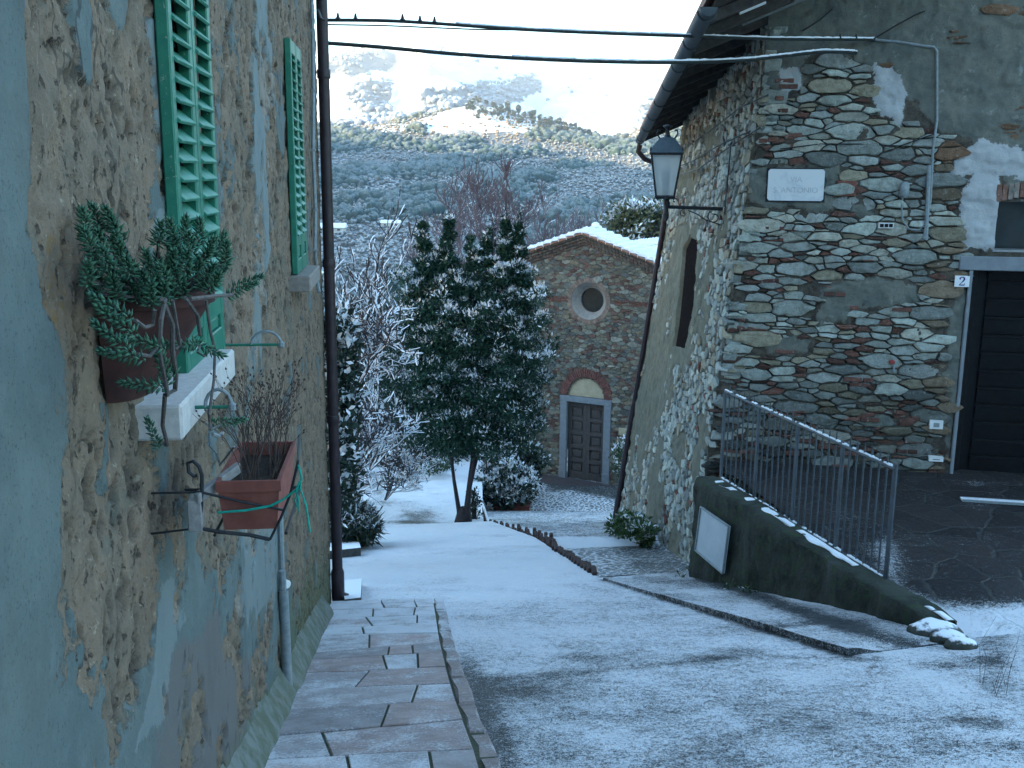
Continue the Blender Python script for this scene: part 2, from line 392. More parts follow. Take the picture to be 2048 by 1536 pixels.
# courtyard
def cov_court(P):
    q = proj(P); x, y = q[:, 0], q[:, 1]
    c = .04+0*x; c += .85*sst(1185, 1235, y+14*(fbm(P[:, 0]*5, P[:, 1]*5, 3, 6)-.5))
    c += .40*np.exp(-(seg_d(x, y, [(1770, 1090), (1790, 1180), (1850, 1235)])/30)**2)
    c += .28*np.exp(-((x-1960)/60)**2-((y-967)/6)**2); return np.clip(c, 0, 1)
wA = V((2.34, 11.9)); wB = V((rB1.x+.1, 6.9))
P, F, c = ground_grid('y', np.arange(6.6, 11.95, .05), lambda y: np.interp(y, [6.9, 11.9], [wB.x+.04, wA.x+.04]), lambda y: 12.+0*y, 190, lambda X, Y: ZC-.012*(X-5)*0+0*X, None, cov_court, und=.008)
o = np_obj('courtyard', P, F, M['court'], attrs={'cov': c}, smooth=True); tag(o, 'dark crazy-paved yard before the barred garage door', 'courtyard', kind='structure')
# path beyond the tree
pl = ([19.9, 23, 26.2, 29.5, 34, 40], [-3.4, -3.7, -3.2, -2.3, -1.2, .5]); pr = ([19.9, 24.6, 29.9, 34, 40], [-.55, -.72, -.9, -.2, 1.6])
def zpath(X, Y): return -7.22-.135*(Y-20.1)+0*X
def cov_path(P):
    q = proj(P); x, y = q[:, 0], q[:, 1]; c = .90+.3*(fbm(P[:, 0]*1.3, P[:, 1]*.9, 4, 51)-.5)
    for (bx, by, rx, ry, a) in ((835, 1030, 45, 14, .5), (790, 1005, 40, 8, .3), (820, 1045, 60, 5, .4), (760, 985, 20, 30, .35)): c -= a*np.exp(-((x-bx)/rx)**2-((y-by)/ry)**2)
    c -= .9*sst(20.35, 20.0, P[:, 1]); return np.clip(c, 0, 1)
P, F, c = ground_grid('p', np.arange(20.0, 40, .1), lambda y: np.interp(y, *pl), lambda y: np.interp(y, *pr), 60, zpath, None, cov_path, und=.05)
np_ = len(P); E = P.reshape(-1, 60, 3)[:, -1]; E2 = E.copy(); E2[:, 2] -= 2.2; n = len(E); i = np.arange(n-1)
P2 = np.vstack([P, E, E2]); Fk = np.stack([np_+i, np_+i+1, np_+n+i+1, np_+n+i], -1)
o = np_obj('path', P2, np.vstack([F, Fk]), M['path'], attrs={'cov': np.concatenate([c, np.zeros(2*n)])}, smooth=True); tag(o, 'white snowy track curving away behind the dark tree', 'path', kind='structure')
# ------------------------------------------------------------------ terrain: valley, wooded hillside, mountain
def bear(px): return (px-1024)/2094.
_ec = ([bear(p) for p in (-400, 300, 560, 650, 760, 860, 940, 1050, 1130, 1190, 1310, 1500, 1900, 2600)], [.05, .045, .030, .036, .041, .052, .061, .050, .037, .026, .044, .055, .06, .06])
_em = ([bear(p) for p in (-400, 300, 560, 640, 700, 760, 830, 950, 1100, 1300, 1600, 2600)], [.085, .093, .100, .107, .114, .117, .118, .113, .101, .092, .085, .08])
def HZ(X, Y):
    b = X/np.maximum(Y, 1); ec = np.interp(b, *_ec)*750; em = np.interp(b, *_em)*2600
    z0 = np.interp(Y, [8, 20, 33, 60, 120, 250, 350, 520, 650, 700], [-4.9, -7.4, -9.4, -15.5, -25, -31, -25, -5, 12, 19])
    t = sst(640, 750, Y); z = z0*(1-t)+ec*t
    u = np.clip((Y-790)/(2600-790), 0, 1.0); back = ec-6*sst(760, 830, Y)+(em-ec+6)*(u**1.15)
    z = np.where(Y > 760, back, z)
    z = z+(fbm(X/60, Y/60, 4, 71)-.5)*np.interp(Y, [60, 200, 600, 740, 800, 1200, 2300, 2600], [0, 5, 9, 2, 3, 50, 45, 8])
    q = 1024+2094*b; win = sst(930, 1150, Y)*(1-sst(1750, 2250, Y)); q = q+18*(fbm(X/90, Y/90, 3, 73)-.5)
    rel = np.interp(q, [300, 560, 672, 690, 790, 838, 850, 965, 1075, 1180, 1262, 1285, 1420, 1700], [0, 6, 20, 22, -9, 24, 26, -14, -32, -4, 16, 18, -30, 0])
    z = z+win*rel*np.clip(Y/1500, .6, 1.4)
    return z-np.where(Y > 2600, (Y-2600)*.15, 0)
def TZ(X, Y):
    z = HZ(X, Y); s = S(X, Y)-.22
    near = np.where(Y < 20, np.minimum(s, z+9), np.where(X < .5, zpath(X, Y)-.16-.5*sst(-.9, -.3, X), -9.4-.06*(Y-24)))
    w = sst(34, 60, Y); z = near*(1-w)+z*w
    lift = sst(-3.4, -6.5, X)*sst(9, 12, Y)*(1-sst(26, 40, Y))
    return z+lift*.5
ys = np.concatenate([np.arange(9.8, 40, .5), np.geomspace(40, 800, 190)[:], np.geomspace(806, 3400, 150)])
bs = np.concatenate([np.linspace(-1.5, -.25, 30)[:-1], np.linspace(-.25, .2, 170), np.linspace(.2, 1.5, 30)[1:]])
Y = ys[:, None]+0*bs[None]; X = bs[None]*np.maximum(ys[:, None], 12)
Z = TZ(X, Y)
Z = np.where((Y < 21.5) & (X > -2.2), Z-3.5, Z); Z = np.where((X > -.8) & (Y > 18) & (Y < 34), np.minimum(Z, -10.2), Z)
P = np.stack([X, Y, Z], -1).reshape(-1, 3); q = proj(P); x, y = q[:, 0], q[:, 1]
veg_shade = np.zeros(len(P)); wob = 26*(fbm(P[:, 0]/40, P[:, 1]/40, 4, 81)-.5)
for poly in (((690, 195), (705, 168), (740, 158), (790, 165), (785, 195), (775, 235), (730, 230)), ((845, 178), (880, 172), (930, 172), (1010, 165), (1060, 150), (1090, 165), (1085, 185), (1040, 205), (980, 215), (900, 220), (850, 230)), ((640, 118), (700, 98), (770, 98), (830, 130), (700, 150), (640, 152)), ((650, 240), (710, 238), (780, 232), (880, 215), (870, 240), (700, 262), (640, 268)), ((1120, 265), (1240, 270), (1180, 295)), ((1270, 215), (1320, 190), (1330, 260), (1270, 262))):
    veg_shade = np.maximum(veg_shade, in_poly(x+wob, y+wob*.4, poly)*(P[:, 1] > 780))  # mountain patches: shade of the slopes painted as darker ground
veg_shade = np.maximum(veg_shade, np.where(P[:, 2] > 24, .42, .85)*((P[:, 1] < 760) & (P[:, 1] > 60)))
veg_shade = np.maximum(veg_shade, .6*((P[:, 1] <= 60)))
t = NT('snowy_hill_ground'); vg = t.attr('veg_shade')
f = t.step(t.math('ADD', t.noise(.16, 5, .7), t.math('MULTIPLY', t.math('SUBTRACT', vg, .5), .55)), .46, .62)
t.col(t.mix(f, (.80, .81, .82), t.mix(t.noise(.5, 4, .7), (.13, .14, .15), (.20, .19, .18)))).bump(t.noise(.2, 5, .7), .4, 3.); M['hill'] = t.m
o = np_obj('hills', P, grid_faces(len(ys), len(bs)), M['hill'], attrs={'veg_shade': veg_shade}, smooth=True); tag(o, 'snowy mountain and wooded hillside beyond the chapel', 'hills', kind='structure')
# unseen ridge behind the village, added and shaped to keep the lane in shade
xs = np.linspace(-1900, 1700, 130); yy = np.linspace(-430, 330, 50)        # along the ridge, across it
X, Y = np.meshgrid(xs, yy, indexing='ij'); Z = -12+(RIDGE+14*(fbm(X/160, Y*0, 4, 91)-.5))*np.exp(-(Y/135)**2)
rsx, rsy = -math.sin(R(55)), -math.cos(R(55)); X, Y = rsx*450+rsx*-Y-rsy*X*-1, rsy*450+rsy*-Y-rsx*X
o = np_obj('ridge', np.stack([X, Y, Z], -1).reshape(-1, 3), grid_faces(130, 50), M['hill'], attrs={'veg_shade': np.full(X.size, .7)}, smooth=True); tag(o, 'unseen wooded ridge added behind the village to block the sun', 'ridge', kind='structure')
# macchia: snowy evergreen scrub over the hillside
def ico(sub):
    p = (1+5**.5)/2; v = [(-1, p, 0), (1, p, 0), (-1, -p, 0), (1, -p, 0), (0, -1, p), (0, 1, p), (0, -1, -p), (0, 1, -p), (p, 0, -1), (p, 0, 1), (-p, 0, -1), (-p, 0, 1)]
    f = [(0, 11, 5), (0, 5, 1), (0, 1, 7), (0, 7, 10), (0, 10, 11), (1, 5, 9), (5, 11, 4), (11, 10, 2), (10, 7, 6), (7, 1, 8), (3, 9, 4), (3, 4, 2), (3, 2, 6), (3, 6, 8), (3, 8, 9), (4, 9, 5), (2, 4, 11), (6, 2, 10), (8, 6, 7), (9, 8, 1)]
    v = [V(a).normalized() for a in v]
    for _ in range(sub):
        c = {}; nf = []
        def mid(a, b):
            k = (min(a, b), max(a, b))
            if k not in c: c[k] = len(v); v.append(((v[a]+v[b])/2).normalized())
            return c[k]
        for a, b, d in f:
            x, y, z = mid(a, b), mid(b, d), mid(d, a); nf += [(a, x, z), (b, y, x), (d, z, y), (x, y, z)]
        f = nf
    return np.array([tuple(a) for a in v]), np.array(f)
rng = np.random.default_rng(7)
def blobs(pos, rad, ht, sub, jit):
    v, f = ico(sub); n = len(pos)
    J = 1+jit*(rng.random((n, len(v), 1))-.5)*2
    P = v[None]*J*np.stack([rad, rad, ht], -1)[:, None]+pos[:, None]+np.stack([0*rad, 0*rad, ht*.6], -1)[:, None]
    F = f[None]+(np.arange(n)*len(v))[:, None, None]
    return P.reshape(-1, 3), F.reshape(-1, 3)
def scatter(n, y0, y1, b0=-.26, b1=.2):
    y = np.sqrt(rng.random(n)*(y1*y1-y0*y0)+y0*y0); b = b0+(b1-b0)*rng.random(n); return b*y, y
t = NT('frosted_macchia'); ca = t.attr('col', True); nzz = t.nz()
h = t.math('ADD', nzz, t.math('MULTIPLY', t.math('SUBTRACT', t.noise(1.1, 4, .7), .5), 2.6))
dk = t.n('ShaderNodeSeparateColor'); t.put(dk.inputs[0], ca); fr = t.step(dk.outputs[0], .018, .085)
t.col(t.mix(t.math('MULTIPLY', t.step(h, .2, 1.3), t.math('ADD', .26, t.math('MULTIPLY', fr, .42))), ca, (.62, .66, .68))).bump(t.noise(2.2, 4, .7), .6, .5); M['macchia'] = t.m
PP, FF, CC = [], [], []; nb = 0
for (n, y0, y1, sub, jit, rr) in ((5200, 95, 330, 2, .36, (.6, 1.7)), (13500, 300, 560, 1, .38, (.8, 2.0)), (14000, 520, 742, 1, .38, (.8, 1.9))):
    x, y = scatter(n, y0, y1); z = TZ(x, y)
    dn = fbm(x/45, y/45, 3, 61); big = fbm(x/38, y/38, 3, 63)
    e = z/y; keep = rng.random(n) < np.where(z > 23, .62*sst(.36, .46, dn)+.16, .95)
    keep &= ~((y > 690) & (x/y > bear(870)) & (x/y < bear(1010)) & (rng.random(n) < .75))
    x, y, z, big = x[keep], y[keep], z[keep], big[keep]; m = len(x)
    r = (rr[0]+(rr[1]-rr[0])*rng.random(m)**2)*(.6+1.3*sst(.45, .68, big)); hgt = r*(.7+.5*rng.random(m))
    p, f = blobs(np.stack([x, y, z-.3], -1), r, hgt, sub, jit)
    g = rng.random((m, 1)); w = sst(.42, .6, big)[:, None]*.8+.2*rng.random((m, 1)); sun_tint = sst(12, 24, z)[:, None]; c = np.array([[.014, .040, .033]])*w+(np.array([[.085, .075, .062]])*(1-sun_tint)+np.array([[.15, .10, .05]])*sun_tint)*(1-w)*(.7+.6*g)  # scrub on the high slope turns golden: sunlight painted into its colour
    PP.append(p); FF.append(f+nb); CC.append(np.repeat(c, len(p)//m, 0)); nb += len(p)
# sparse trees in the mountain patches, slope shade painted into their bluish grey
x, y = scatter(14000, 800, 2500); z = TZ(x, y); q = proj(np.stack([x, y, z], -1))
kp = np.zeros(len(x), bool); wob = 26*(fbm(x/40, y/40, 4, 81)-.5)
for poly in (((690, 195), (705, 168), (740, 158), (790, 165), (785, 195), (775, 235), (730, 230)), ((845, 178), (930, 172), (1060, 150), (1090, 165), (1085, 185), (980, 215), (850, 230)), ((640, 120), (700, 100), (760, 105), (700, 150), (640, 152)), ((650, 240), (780, 232), (880, 215), (870, 240), (640, 268)), ((1270, 215), (1320, 190), (1330, 260), (1270, 262))):
    kp |= in_poly(q[:, 0]+wob, q[:, 1]+wob*.4, poly)
kp = (kp & (rng.random(len(x)) < .8)) | (rng.random(len(x)) < .012)
x, y, z = x[kp], y[kp], z[kp]; m = len(x); r = 1.6+2.6*rng.random(m)
p, f = blobs(np.stack([x, y, z-.3], -1), r, r*.9, 1, .36); PP.append(p); FF.append(f+nb); CC.append(np.repeat(np.array([[.17, .185, .215]])+0*r[:, None], len(p)//m, 0)); nb += len(p)
o = np_obj('macchia', np.vstack(PP), np.vstack(FF), M['macchia'], cols=np.vstack(CC)); tag(o, 'frosted evergreen scrub covering the hillside', 'scrub', kind='stuff')
# ------------------------------------------------------------------ left house
LH = thing('plastered_house', 'old house on the left with peeling grey and tan plaster and green shutters', 'house', wl(5, 0, S(wl(5, 0, 0).x, wl(5, 0, 0).y)))
def mask_px(x, y, poly, soft=12):
    ins = in_poly(x, y, poly); d = seg_d(x, y, poly+[poly[0]]); return np.clip(.5+np.where(ins, d, -d)/(2*soft), 0, 1)
ss = np.concatenate([np.arange(1.3, 3.2, .010), np.arange(3.2, SL_END, .016)]); zs = np.arange(-4.5, 2.2, .0145)
SS, ZZ = np.meshgrid(ss, zs, indexing='ij'); base = np.array(pL)+SS[..., None]*np.array(dL)+ZZ[..., None]*np.array((0, 0, 1.))
q = proj(base.reshape(-1, 3)); x = q[:, 0]; y = q[:, 1]; s1 = SS.ravel(); z1 = ZZ.ravel()
wx = x+60*(fbm(s1*3, z1*3, 4, 101)-.5)*np.clip(s1/4, .5, 1)*1.2; wy = y+120*(fbm(s1*3, z1*3, 4, 105)-.5)
mx = lambda *p, soft=12: mask_px(wx, wy, list(p), soft)
pls = np.zeros(len(x))
for p in (((-300, -200), (55, -200), (45, 150), (40, 470), (75, 600), (118, 720), (122, 900), (110, 1000), (112, 1130), (156, 1150), (160, 1290), (215, 1300), (232, 1450), (240, 1490), (255, 1400), (300, 1330), (316, 1180), (324, 1050), (352, 1090), (352, 1000), (385, 1000), (400, 1180), (440, 1120), (470, 1010), (555, 1060), (560, 1250), (560, 1420), (500, 1600), (-300, 1700)),
          ((118, -60), (170, -60), (172, 90), (160, 150), (145, 130), (135, 60)), ((272, 62), (300, 60), (332, 170), (333, 320), (312, 350), (300, 240), (288, 130)), ((296, 400), (318, 400), (318, 480), (298, 480)),
          ((438, -50), (452, -50), (450, 300), (446, 470), (440, 470)), ((500, -50), (524, -50), (526, 500), (520, 640), (512, 760), (480, 900), (470, 860), (492, 740), (500, 500)),
          ((300, 880), (330, 890), (335, 960), (320, 1000), (304, 960)), ((395, 850), (420, 840), (440, 1000), (410, 1010)), ((556, 1000), (572, 1000), (574, 1380), (560, 1400)), ((385, 470), (420, 440), (440, 640), (420, 760), (400, 700)), ((186, 830), (220, 820), (215, 1000), (195, 1010))):
    pls = np.maximum(pls, mx(*p))
blk = fbm(s1*2.1, z1*2.1, 4, 111); pls = np.maximum(pls, sst(.66, .72, blk)*.8*(s1 < 9))
rmv = sst(.52, .585, fbm(s1*3.2+5, z1*2.4, 5, 115, .6))*sst(330, 380, wx)*sst(1480, 1380, wy)+.8*sst(.585, .63, fbm(s1*4, z1*3, 5, 118, .6))*sst(60, 160, x); pls = pls*(1-np.clip(rmv, 0, 1))
wht = np.zeros(len(x))
for p in (((274, 64), (298, 62), (322, 170), (330, 240), (322, 330), (310, 340), (300, 240), (288, 130)), ((296, 404), (316, 404), (316, 478), (300, 478)), ((503, -50), (524, -50), (526, 500), (520, 640), (508, 760), (495, 740), (503, 500)), ((320, 1180), (335, 1160), (350, 1240), (335, 1400), (300, 1500), (270, 1536), (300, 1400)), ((470, 1050), (540, 1040), (556, 1200), (500, 1260), (478, 1180))):
    wht = np.maximum(wht, mx(*p, soft=9))
pnk = mx((345, 1290), (420, 1250), (520, 1340), (500, 1500), (440, 1620), (300, 1620), (325, 1400), soft=30)
och = mx((60, 470), (130, 470), (140, 560), (150, 640), (110, 680), (95, 800), (80, 840), (75, 700), (60, 600), soft=26)*.42
mos = .9*sst(1.15, .15, z1-S(-.77-.1063*s1, .994*s1)+.5*(fbm(s1*2, z1*2, 3, 121)-.5))*sst(4.5, 6.5, s1)
mos = np.maximum(mos, .75*sst(.5, .1, z1-S(-.77-.1063*s1, .994*s1)))
# relief: plaster layer proud of the rough old render, with pits and crumbled edges
plE = sst(.42, .56, pls+.8*(fbm(s1*16, z1*16, 4, 131, .6)-.5))
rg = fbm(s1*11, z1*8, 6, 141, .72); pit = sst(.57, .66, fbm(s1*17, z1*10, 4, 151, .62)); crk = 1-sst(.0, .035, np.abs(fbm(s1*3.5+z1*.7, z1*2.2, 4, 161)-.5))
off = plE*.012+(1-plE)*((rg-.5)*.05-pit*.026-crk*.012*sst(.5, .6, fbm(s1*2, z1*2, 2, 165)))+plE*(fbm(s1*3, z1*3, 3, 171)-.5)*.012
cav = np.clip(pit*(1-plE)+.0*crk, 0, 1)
P = base.reshape(-1, 3)+off[:, None]*np.array(nL)[None]
t = NT('peeling_plaster'); pl, wh, pk, ms, oc = [t.attr(a) for a in ('pl', 'wh', 'pk', 'ms', 'oc')]
nf = t.noise(14, 5, .7); nfine = t.noise(70, 5, .72); nb_ = t.noise(2.6, 5, .6); n8 = t.noise(5.5, 5, .65)
nedge = t.math('ADD', t.math('MULTIPLY', t.math('SUBTRACT', nf, .5), .8), t.math('MULTIPLY', t.math('SUBTRACT', t.noise(48, 4, .7), .5), .8))
w = lambda a, lo=.42, hi=.58, k=1.3: t.step(t.math('ADD', a, t.math('MULTIPLY', nedge, k)), lo, hi)
tan = t.mix(t.step(nb_, .35, .65), (.295, .225, .175), (.235, .195, .16)); tan = t.mix(t.step(n8, .45, .7), tan, (.33, .25, .19)); tan = t.mix(t.step(nfine, .52, .70), tan, (.17, .135, .10)); tan = t.mix(t.step(t.noise(38, 4, .7), .60, .68), tan, (.46, .40, .33))
tan = t.mix(t.step(t.noise(4.2, 4), .56, .66), tan, (.20, .19, .165)); tan = t.mix(w(oc), tan, (.30, .20, .10))
gry = t.mix(t.step(nb_, .3, .7), (.19, .205, .20), (.265, .27, .255)); gry = t.mix(t.step(nfine, .56, .68), gry, (.13, .14, .135)); gry = t.mix(t.math('MULTIPLY', t.step(t.noise(130, 3, .7), .60, .68), .8), gry, (.07, .075, .075)); gry = t.mix(t.math('MULTIPLY', t.step(t.noise(1.7, 6, .72), .5, .66), .5), gry, (.20, .185, .165)); gry = t.mix(t.math('MULTIPLY', t.step(t.noise(9, 4, .7), .5, .7), .5), gry, (.31, .31, .30))
gry = t.mix(w(pk, .35, .7), gry, t.mix(n8, (.27, .20, .18), (.235, .205, .195)))
c = t.mix(w(pl), tan, gry); c = t.mix(t.math('MULTIPLY', w(wh), .5), c, t.mix(nf, (.36, .36, .36), (.50, .49, .48)))
ck = t.math('ABSOLUTE', t.math('SUBTRACT', t.noise(.8, 6, .62, t.mapped((1, 1, .45))), .5)); c = t.mix(t.math('MULTIPLY', t.math('MULTIPLY', t.math('SUBTRACT', 1, t.step(ck, .002, .007)), t.step(t.noise(.9, 2), .54, .6)), .7), c, (.06, .055, .05))
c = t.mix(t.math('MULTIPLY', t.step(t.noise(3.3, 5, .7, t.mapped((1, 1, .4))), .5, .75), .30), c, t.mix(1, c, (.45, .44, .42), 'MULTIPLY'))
c = t.mix(1, c, t.mix(w(pl), (.62, .60, .54), (.44, .52, .52)), 'MULTIPLY')
c = t.mix(t.math('MULTIPLY', w(ms, .3, .8, 1.4), .8), c, t.mix(nf, (.05, .066, .03), (.11, .12, .07)))
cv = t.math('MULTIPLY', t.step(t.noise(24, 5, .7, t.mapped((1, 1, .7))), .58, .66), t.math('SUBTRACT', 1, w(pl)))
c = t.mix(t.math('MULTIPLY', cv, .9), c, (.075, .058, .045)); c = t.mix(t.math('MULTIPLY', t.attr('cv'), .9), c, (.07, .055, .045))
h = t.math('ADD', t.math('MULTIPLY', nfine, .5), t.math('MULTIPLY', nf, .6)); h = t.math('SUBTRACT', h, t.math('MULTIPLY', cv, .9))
t.col(c).rough(.93).bump(t.math('MULTIPLY', h, t.math('SUBTRACT', 1.1, t.math('MULTIPLY', w(pl), .55))), .9, .013); M['plaster'] = t.m
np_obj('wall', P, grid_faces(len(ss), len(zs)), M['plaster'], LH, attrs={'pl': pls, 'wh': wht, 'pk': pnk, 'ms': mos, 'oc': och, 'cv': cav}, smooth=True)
b = MB(); b.quad(wl(-4, -.03, -1.5), wl(1.31, -.03, -5), wl(1.31, -.03, 2.2), wl(-4, -.03, 2.2)); b.quad(wl(-4, -.03, 2.19), wl(SL_END-.02, -.03, 2.19), wl(SL_END-.02, -.03, 4.6), wl(-4, -.03, 4.6))
b.quad(wl(SL_END-.02, .0, -5.5), wl(SL_END-.02, -6, -5.5), wl(SL_END-.02, -6, 4.6), wl(SL_END-.02, .0, 4.6)); b.quad(wl(-4, -.03, -3), wl(-4, -6, -3), wl(-4, -6, 4.6), wl(-4, -.03, 4.6)); b.quad(wl(-4, -6, -5), wl(SL_END, -6, -5), wl(SL_END, -6, 4.6), wl(-4, -6, 4.6))
b.build('gable_wall', M['plaster'], LH)
M['tileroof'] = snowy('snowy_roof_tiles', (.22, .10, .07), (.30, .16, .11), 12, .2, .5)
MB().prism([wl(-4.3, .45, 4.45), wl(-4.3, -3, 5.6), wl(-4.3, -6.4, 4.45), wl(-4.3, -6.4, 4.6), wl(-4.3, -3, 5.8), wl(-4.3, .45, 4.6)], dL*(SL_END+4.6)).build('roof', M['tileroof'], LH)
# skirting of mossy mortar at the foot of the wall
t = NT('mossy_mortar'); f = t.noise(9, 5, .65); t.col(t.mix(t.step(f, .35, .62), (.15, .16, .145), (.085, .098, .065))).bump(t.noise(40, 5, .7), .7, .01); M['skirt'] = t.m
sv = []; N = 150
for i in range(N):
    s = 3.3+(8.7-3.3)*i/(N-1); g = S(wl(s, 0, 0).x, wl(s, 0, 0).y)+.09; wv = .02*vn(np.array(s*4.), np.array(.3), 3)
    for o_, h_ in ((.0, .17), (.025, .12), (.05+wv, .06), (.075+wv, .015), (.095+wv, -.05)): sv.append(wl(s, o_, g+h_+.005*float(vn(np.array(s*9.), np.array(h_*30), 4))))
np_obj('skirting', [tuple(p) for p in sv], grid_faces(N, 5), M['skirt'], LH, smooth=True)
# shutters
t = NT('green_paint'); f = t.noise(6, 5, .7); t.col(t.mix(t.step(t.noise(45, 5, .78), .62, .68), t.mix(t.step(f, .35, .65), (.014, .118, .076), (.030, .155, .102)), (.24, .27, .23))).rough(.5).bump(t.noise(40, 5), .15, .002); M['green'] = t.m
t = NT('weathered_green_paint'); f = t.noise(8, 5, .7); t.col(t.mix(t.step(t.noise(42, 5, .75), .60, .70), t.mix(t.step(f, .35, .65), (.028, .145, .095), (.06, .215, .148)), (.03, .10, .07))).rough(.55).bump(t.noise(40, 5), .2, .002); M['slat'] = t.m
def shutter_leaf(s0, s1, z0, z1, off, pitch, zpan):
    th = .042; b = MB(); st = .055; mid = lambda s, z, o=0: wl(s, off-th/2+o, z)
    hx = lambda a: dL*a
    b.bbox(mid(s0+st/2, (z0+z1)/2), hx(st/2), nL*th/2, V((0, 0, (z1-z0)/2)), .005); b.bbox(mid(s1-st/2, (z0+z1)/2), hx(st/2), nL*th/2, V((0, 0, (z1-z0)/2)), .005)
    sc, sw = (s0+s1)/2, (s1-s0)/2-st-.001
    b.bbox(mid(sc, z1-.045), hx(sw), nL*th*.48, V((0, 0, .045)), .004); b.bbox(mid(sc, z0+.05), hx(sw), nL*th*.48, V((0, 0, .05)), .004); b.bbox(mid(sc, zpan), hx(sw), nL*th*.48, V((0, 0, .035)), .004)
    b.bbox(mid(sc, (z0+.1+zpan-.035)/2, -.006), hx(sw), nL*th*.28, V((0, 0, (zpan-.135-z0)/2)), .003)
    b.bbox(mid(sc, (z0+.1+zpan-.035)/2, -.002), hx(sw*.72), nL*th*.36, V((0, 0, (zpan-.135-z0)/2*.78)), .004)
    leaf = b.build('shutter', M['green'], LH)
    b = MB(); z = zpan+.035+pitch*.45
    while z < z1-.09-pitch*.2:
        b.bbox(mid(sc, z, .002), hx(sw+.002), nL*.027+V((0, 0, -pitch*.36)), (nL*.004+V((0, 0, .005))), .002); z += pitch
    b.build('slats', M['slat'], leaf)
A = hL(357, 400, .055); B2 = hL(437, 400, .055); sA, sB = sL(A), sL(B2); zb = hL(362, 792, .055).z+.005
zpan = hL(400, 640, .055).z
sm = (sA+sB)/2
shutter_leaf(sA, sm-.003, zb, 1.02, .055, .0625, zpan); shutter_leaf(sm+.003, sB, zb, 1.02, .055, .0625, zpan)
a2 = hL(588, 300, .05); b2 = hL(608, 300, .05); s3, s4 = sL(a2), sL(b2); zt2 = hL(586, 82, .05).z; zb2 = hL(598, 548, .05).z
shutter_leaf(s3, (s3+s4)/2-.003, zb2, zt2, .05, .064, zb2+.22); shutter_leaf((s3+s4)/2+.003, s4, zb2, zt2, .05, .064, zb2+.22)
M['sill'] = simple('pale_stone_sill', (.38, .365, .35), (.48, .455, .43), 30, .85, .4, .004)
p0, p1 = hL(363, 814, .13), hL(468.6, 695, .13); zt = (p0.z+p1.z)/2; sa, sb = sL(p0), sL(p1); th = .105
MB().bbox(wl((sa+sb)/2, .055, zt-th/2), dL*((sb-sa)/2), nL*.075, V((0, 0, th/2)), .008).build('window_sill', M['sill'], LH); SILL = (sa, sb, zt)
M['sill2'] = simple('grey_stone_sill', (.17, .15, .135), (.24, .215, .19), 30, .9, .4, .004)
MB().bbox(wl((s3+s4)/2, .055, zb2-.06), dL*((s4-s3)/2+.06), nL*.08, V((0, 0, .055)), .008).build('window_sill', M['sill2'], LH)
M['galv'] = simple('grey_pipe', (.16, .19, .20), (.24, .27, .28), 30, .55, .2, .002, .2)
M['brownpipe'] = simple('dark_brown_pipe', (.020, .014, .018), (.035, .024, .028), 12, .42, .2, .002, .0)
M['iron'] = simple('dark_iron', (.016, .018, .022), (.032, .034, .038), 30, .5, .3, .002, .3)
# downpipe and conduits
sP = SL_END-.09; zg = S(*wl(sP, .07, 0).xy)+.10
b = MB(); b.tube([wl(sP, .075, zg+.02), wl(sP, .075, 3.9)], .052, 12); b.build('downpipe', M['brownpipe'], LH, True)
b = MB(); b.lathe(wl(sP, .075, zg-.06), [(.06, 0), (.066, .02), (.066, .30), (.057, .33)], 12)
b.tube([wl(sP, .075, zg+.02), wl(sP+.0, .09, zg-.02), wl(sP, .16, zg-.05)], .058, 10)
b.build('downpipe_shoe', M['brownpipe'], LH, True)
for z in (-2.4, -.9, .8): MB().lathe(wl(sP, .075, z), [(.060, 0), (.062, .01), (.062, .07), (.058, .08)], 12).build('pipe_clip', M['brownpipe'], LH, True)
cp = [hL(623, -40, .03), hL(625, 60, .03), hL(627, 180, .03), hL(626, 300, .03), hL(631, 420, .03), hL(630, 500, .03), hL(634, 560, .03), hL(638, 585, .05)]
b = MB(); b.tube(cp, .016, 8)
for p in cp[1:-1]: b.box(p, dL*.02, nL*.02, V((0, 0, .008)))
b.build('conduit', M['galv'], LH, True)
g = [hL(561, 1030, .03), hL(562, 1090, .03), hL(565, 1160, .03)]; g2 = [hL(566, 1180, .04), hL(570, 1260, .04), hL(576, 1395, .04)]
b = MB(); b.tube(g, .017, 8); b.tube(g2, .030, 10); b.tube([g2[0]+V((0, 0, .12)), g2[0]+V((0, 0, -.01))], .021, 8); gp = b.build('gas_pipe', M['galv'], LH, True)
M['white'] = simple('white_plastic', (.55, .56, .55), (.62, .63, .62), 20, .5, .1, .001)
MB().lathe(hL(564, 1165, .03), [(.0, -.001), (.026, 0), (.026, .05), (.02, .055)], 10, tuple(nL-dL)).build('valve', M['white'], gp, True)
# small iron rods and hooks on the sill
def bracket(label, s, z, out, hook):
    t_ = thing('flower_box_bracket', label, 'bracket', wl(s, .02, z), 'iron flower box brackets at the first window sill')
    b = MB(); b.tube([wl(s, -.02, z), wl(s, .08, z), wl(s, out, z)], .006, 6); b.tube([wl(s, .04, z), wl(s, .04, z+.06)], .005, 6); b.build('rod', M['green'], t_, True)
    b = MB(); b.tube([wl(s, out-hook+hook/2*(1-math.cos(a*math.pi/8)), z+.055*math.sin(a*math.pi/8)) for a in range(9)], .006, 6); b.lathe(wl(s, out, z-.015), [(.006, 0), (.013, .006), (.013, .022), (.005, .03)], 8); b.build('hook', M['galv'], t_, True)
r2 = hL(452, 690, .05); bracket('green iron rod with arched hook at the far end of the white sill', sL(r2), r2.z, .27, .12)
r1 = hL(328, 828, .06); bracket('green iron rod sticking out below the near end of the white sill', sL(r1)+.10, r1.z-.004, .24, .08)
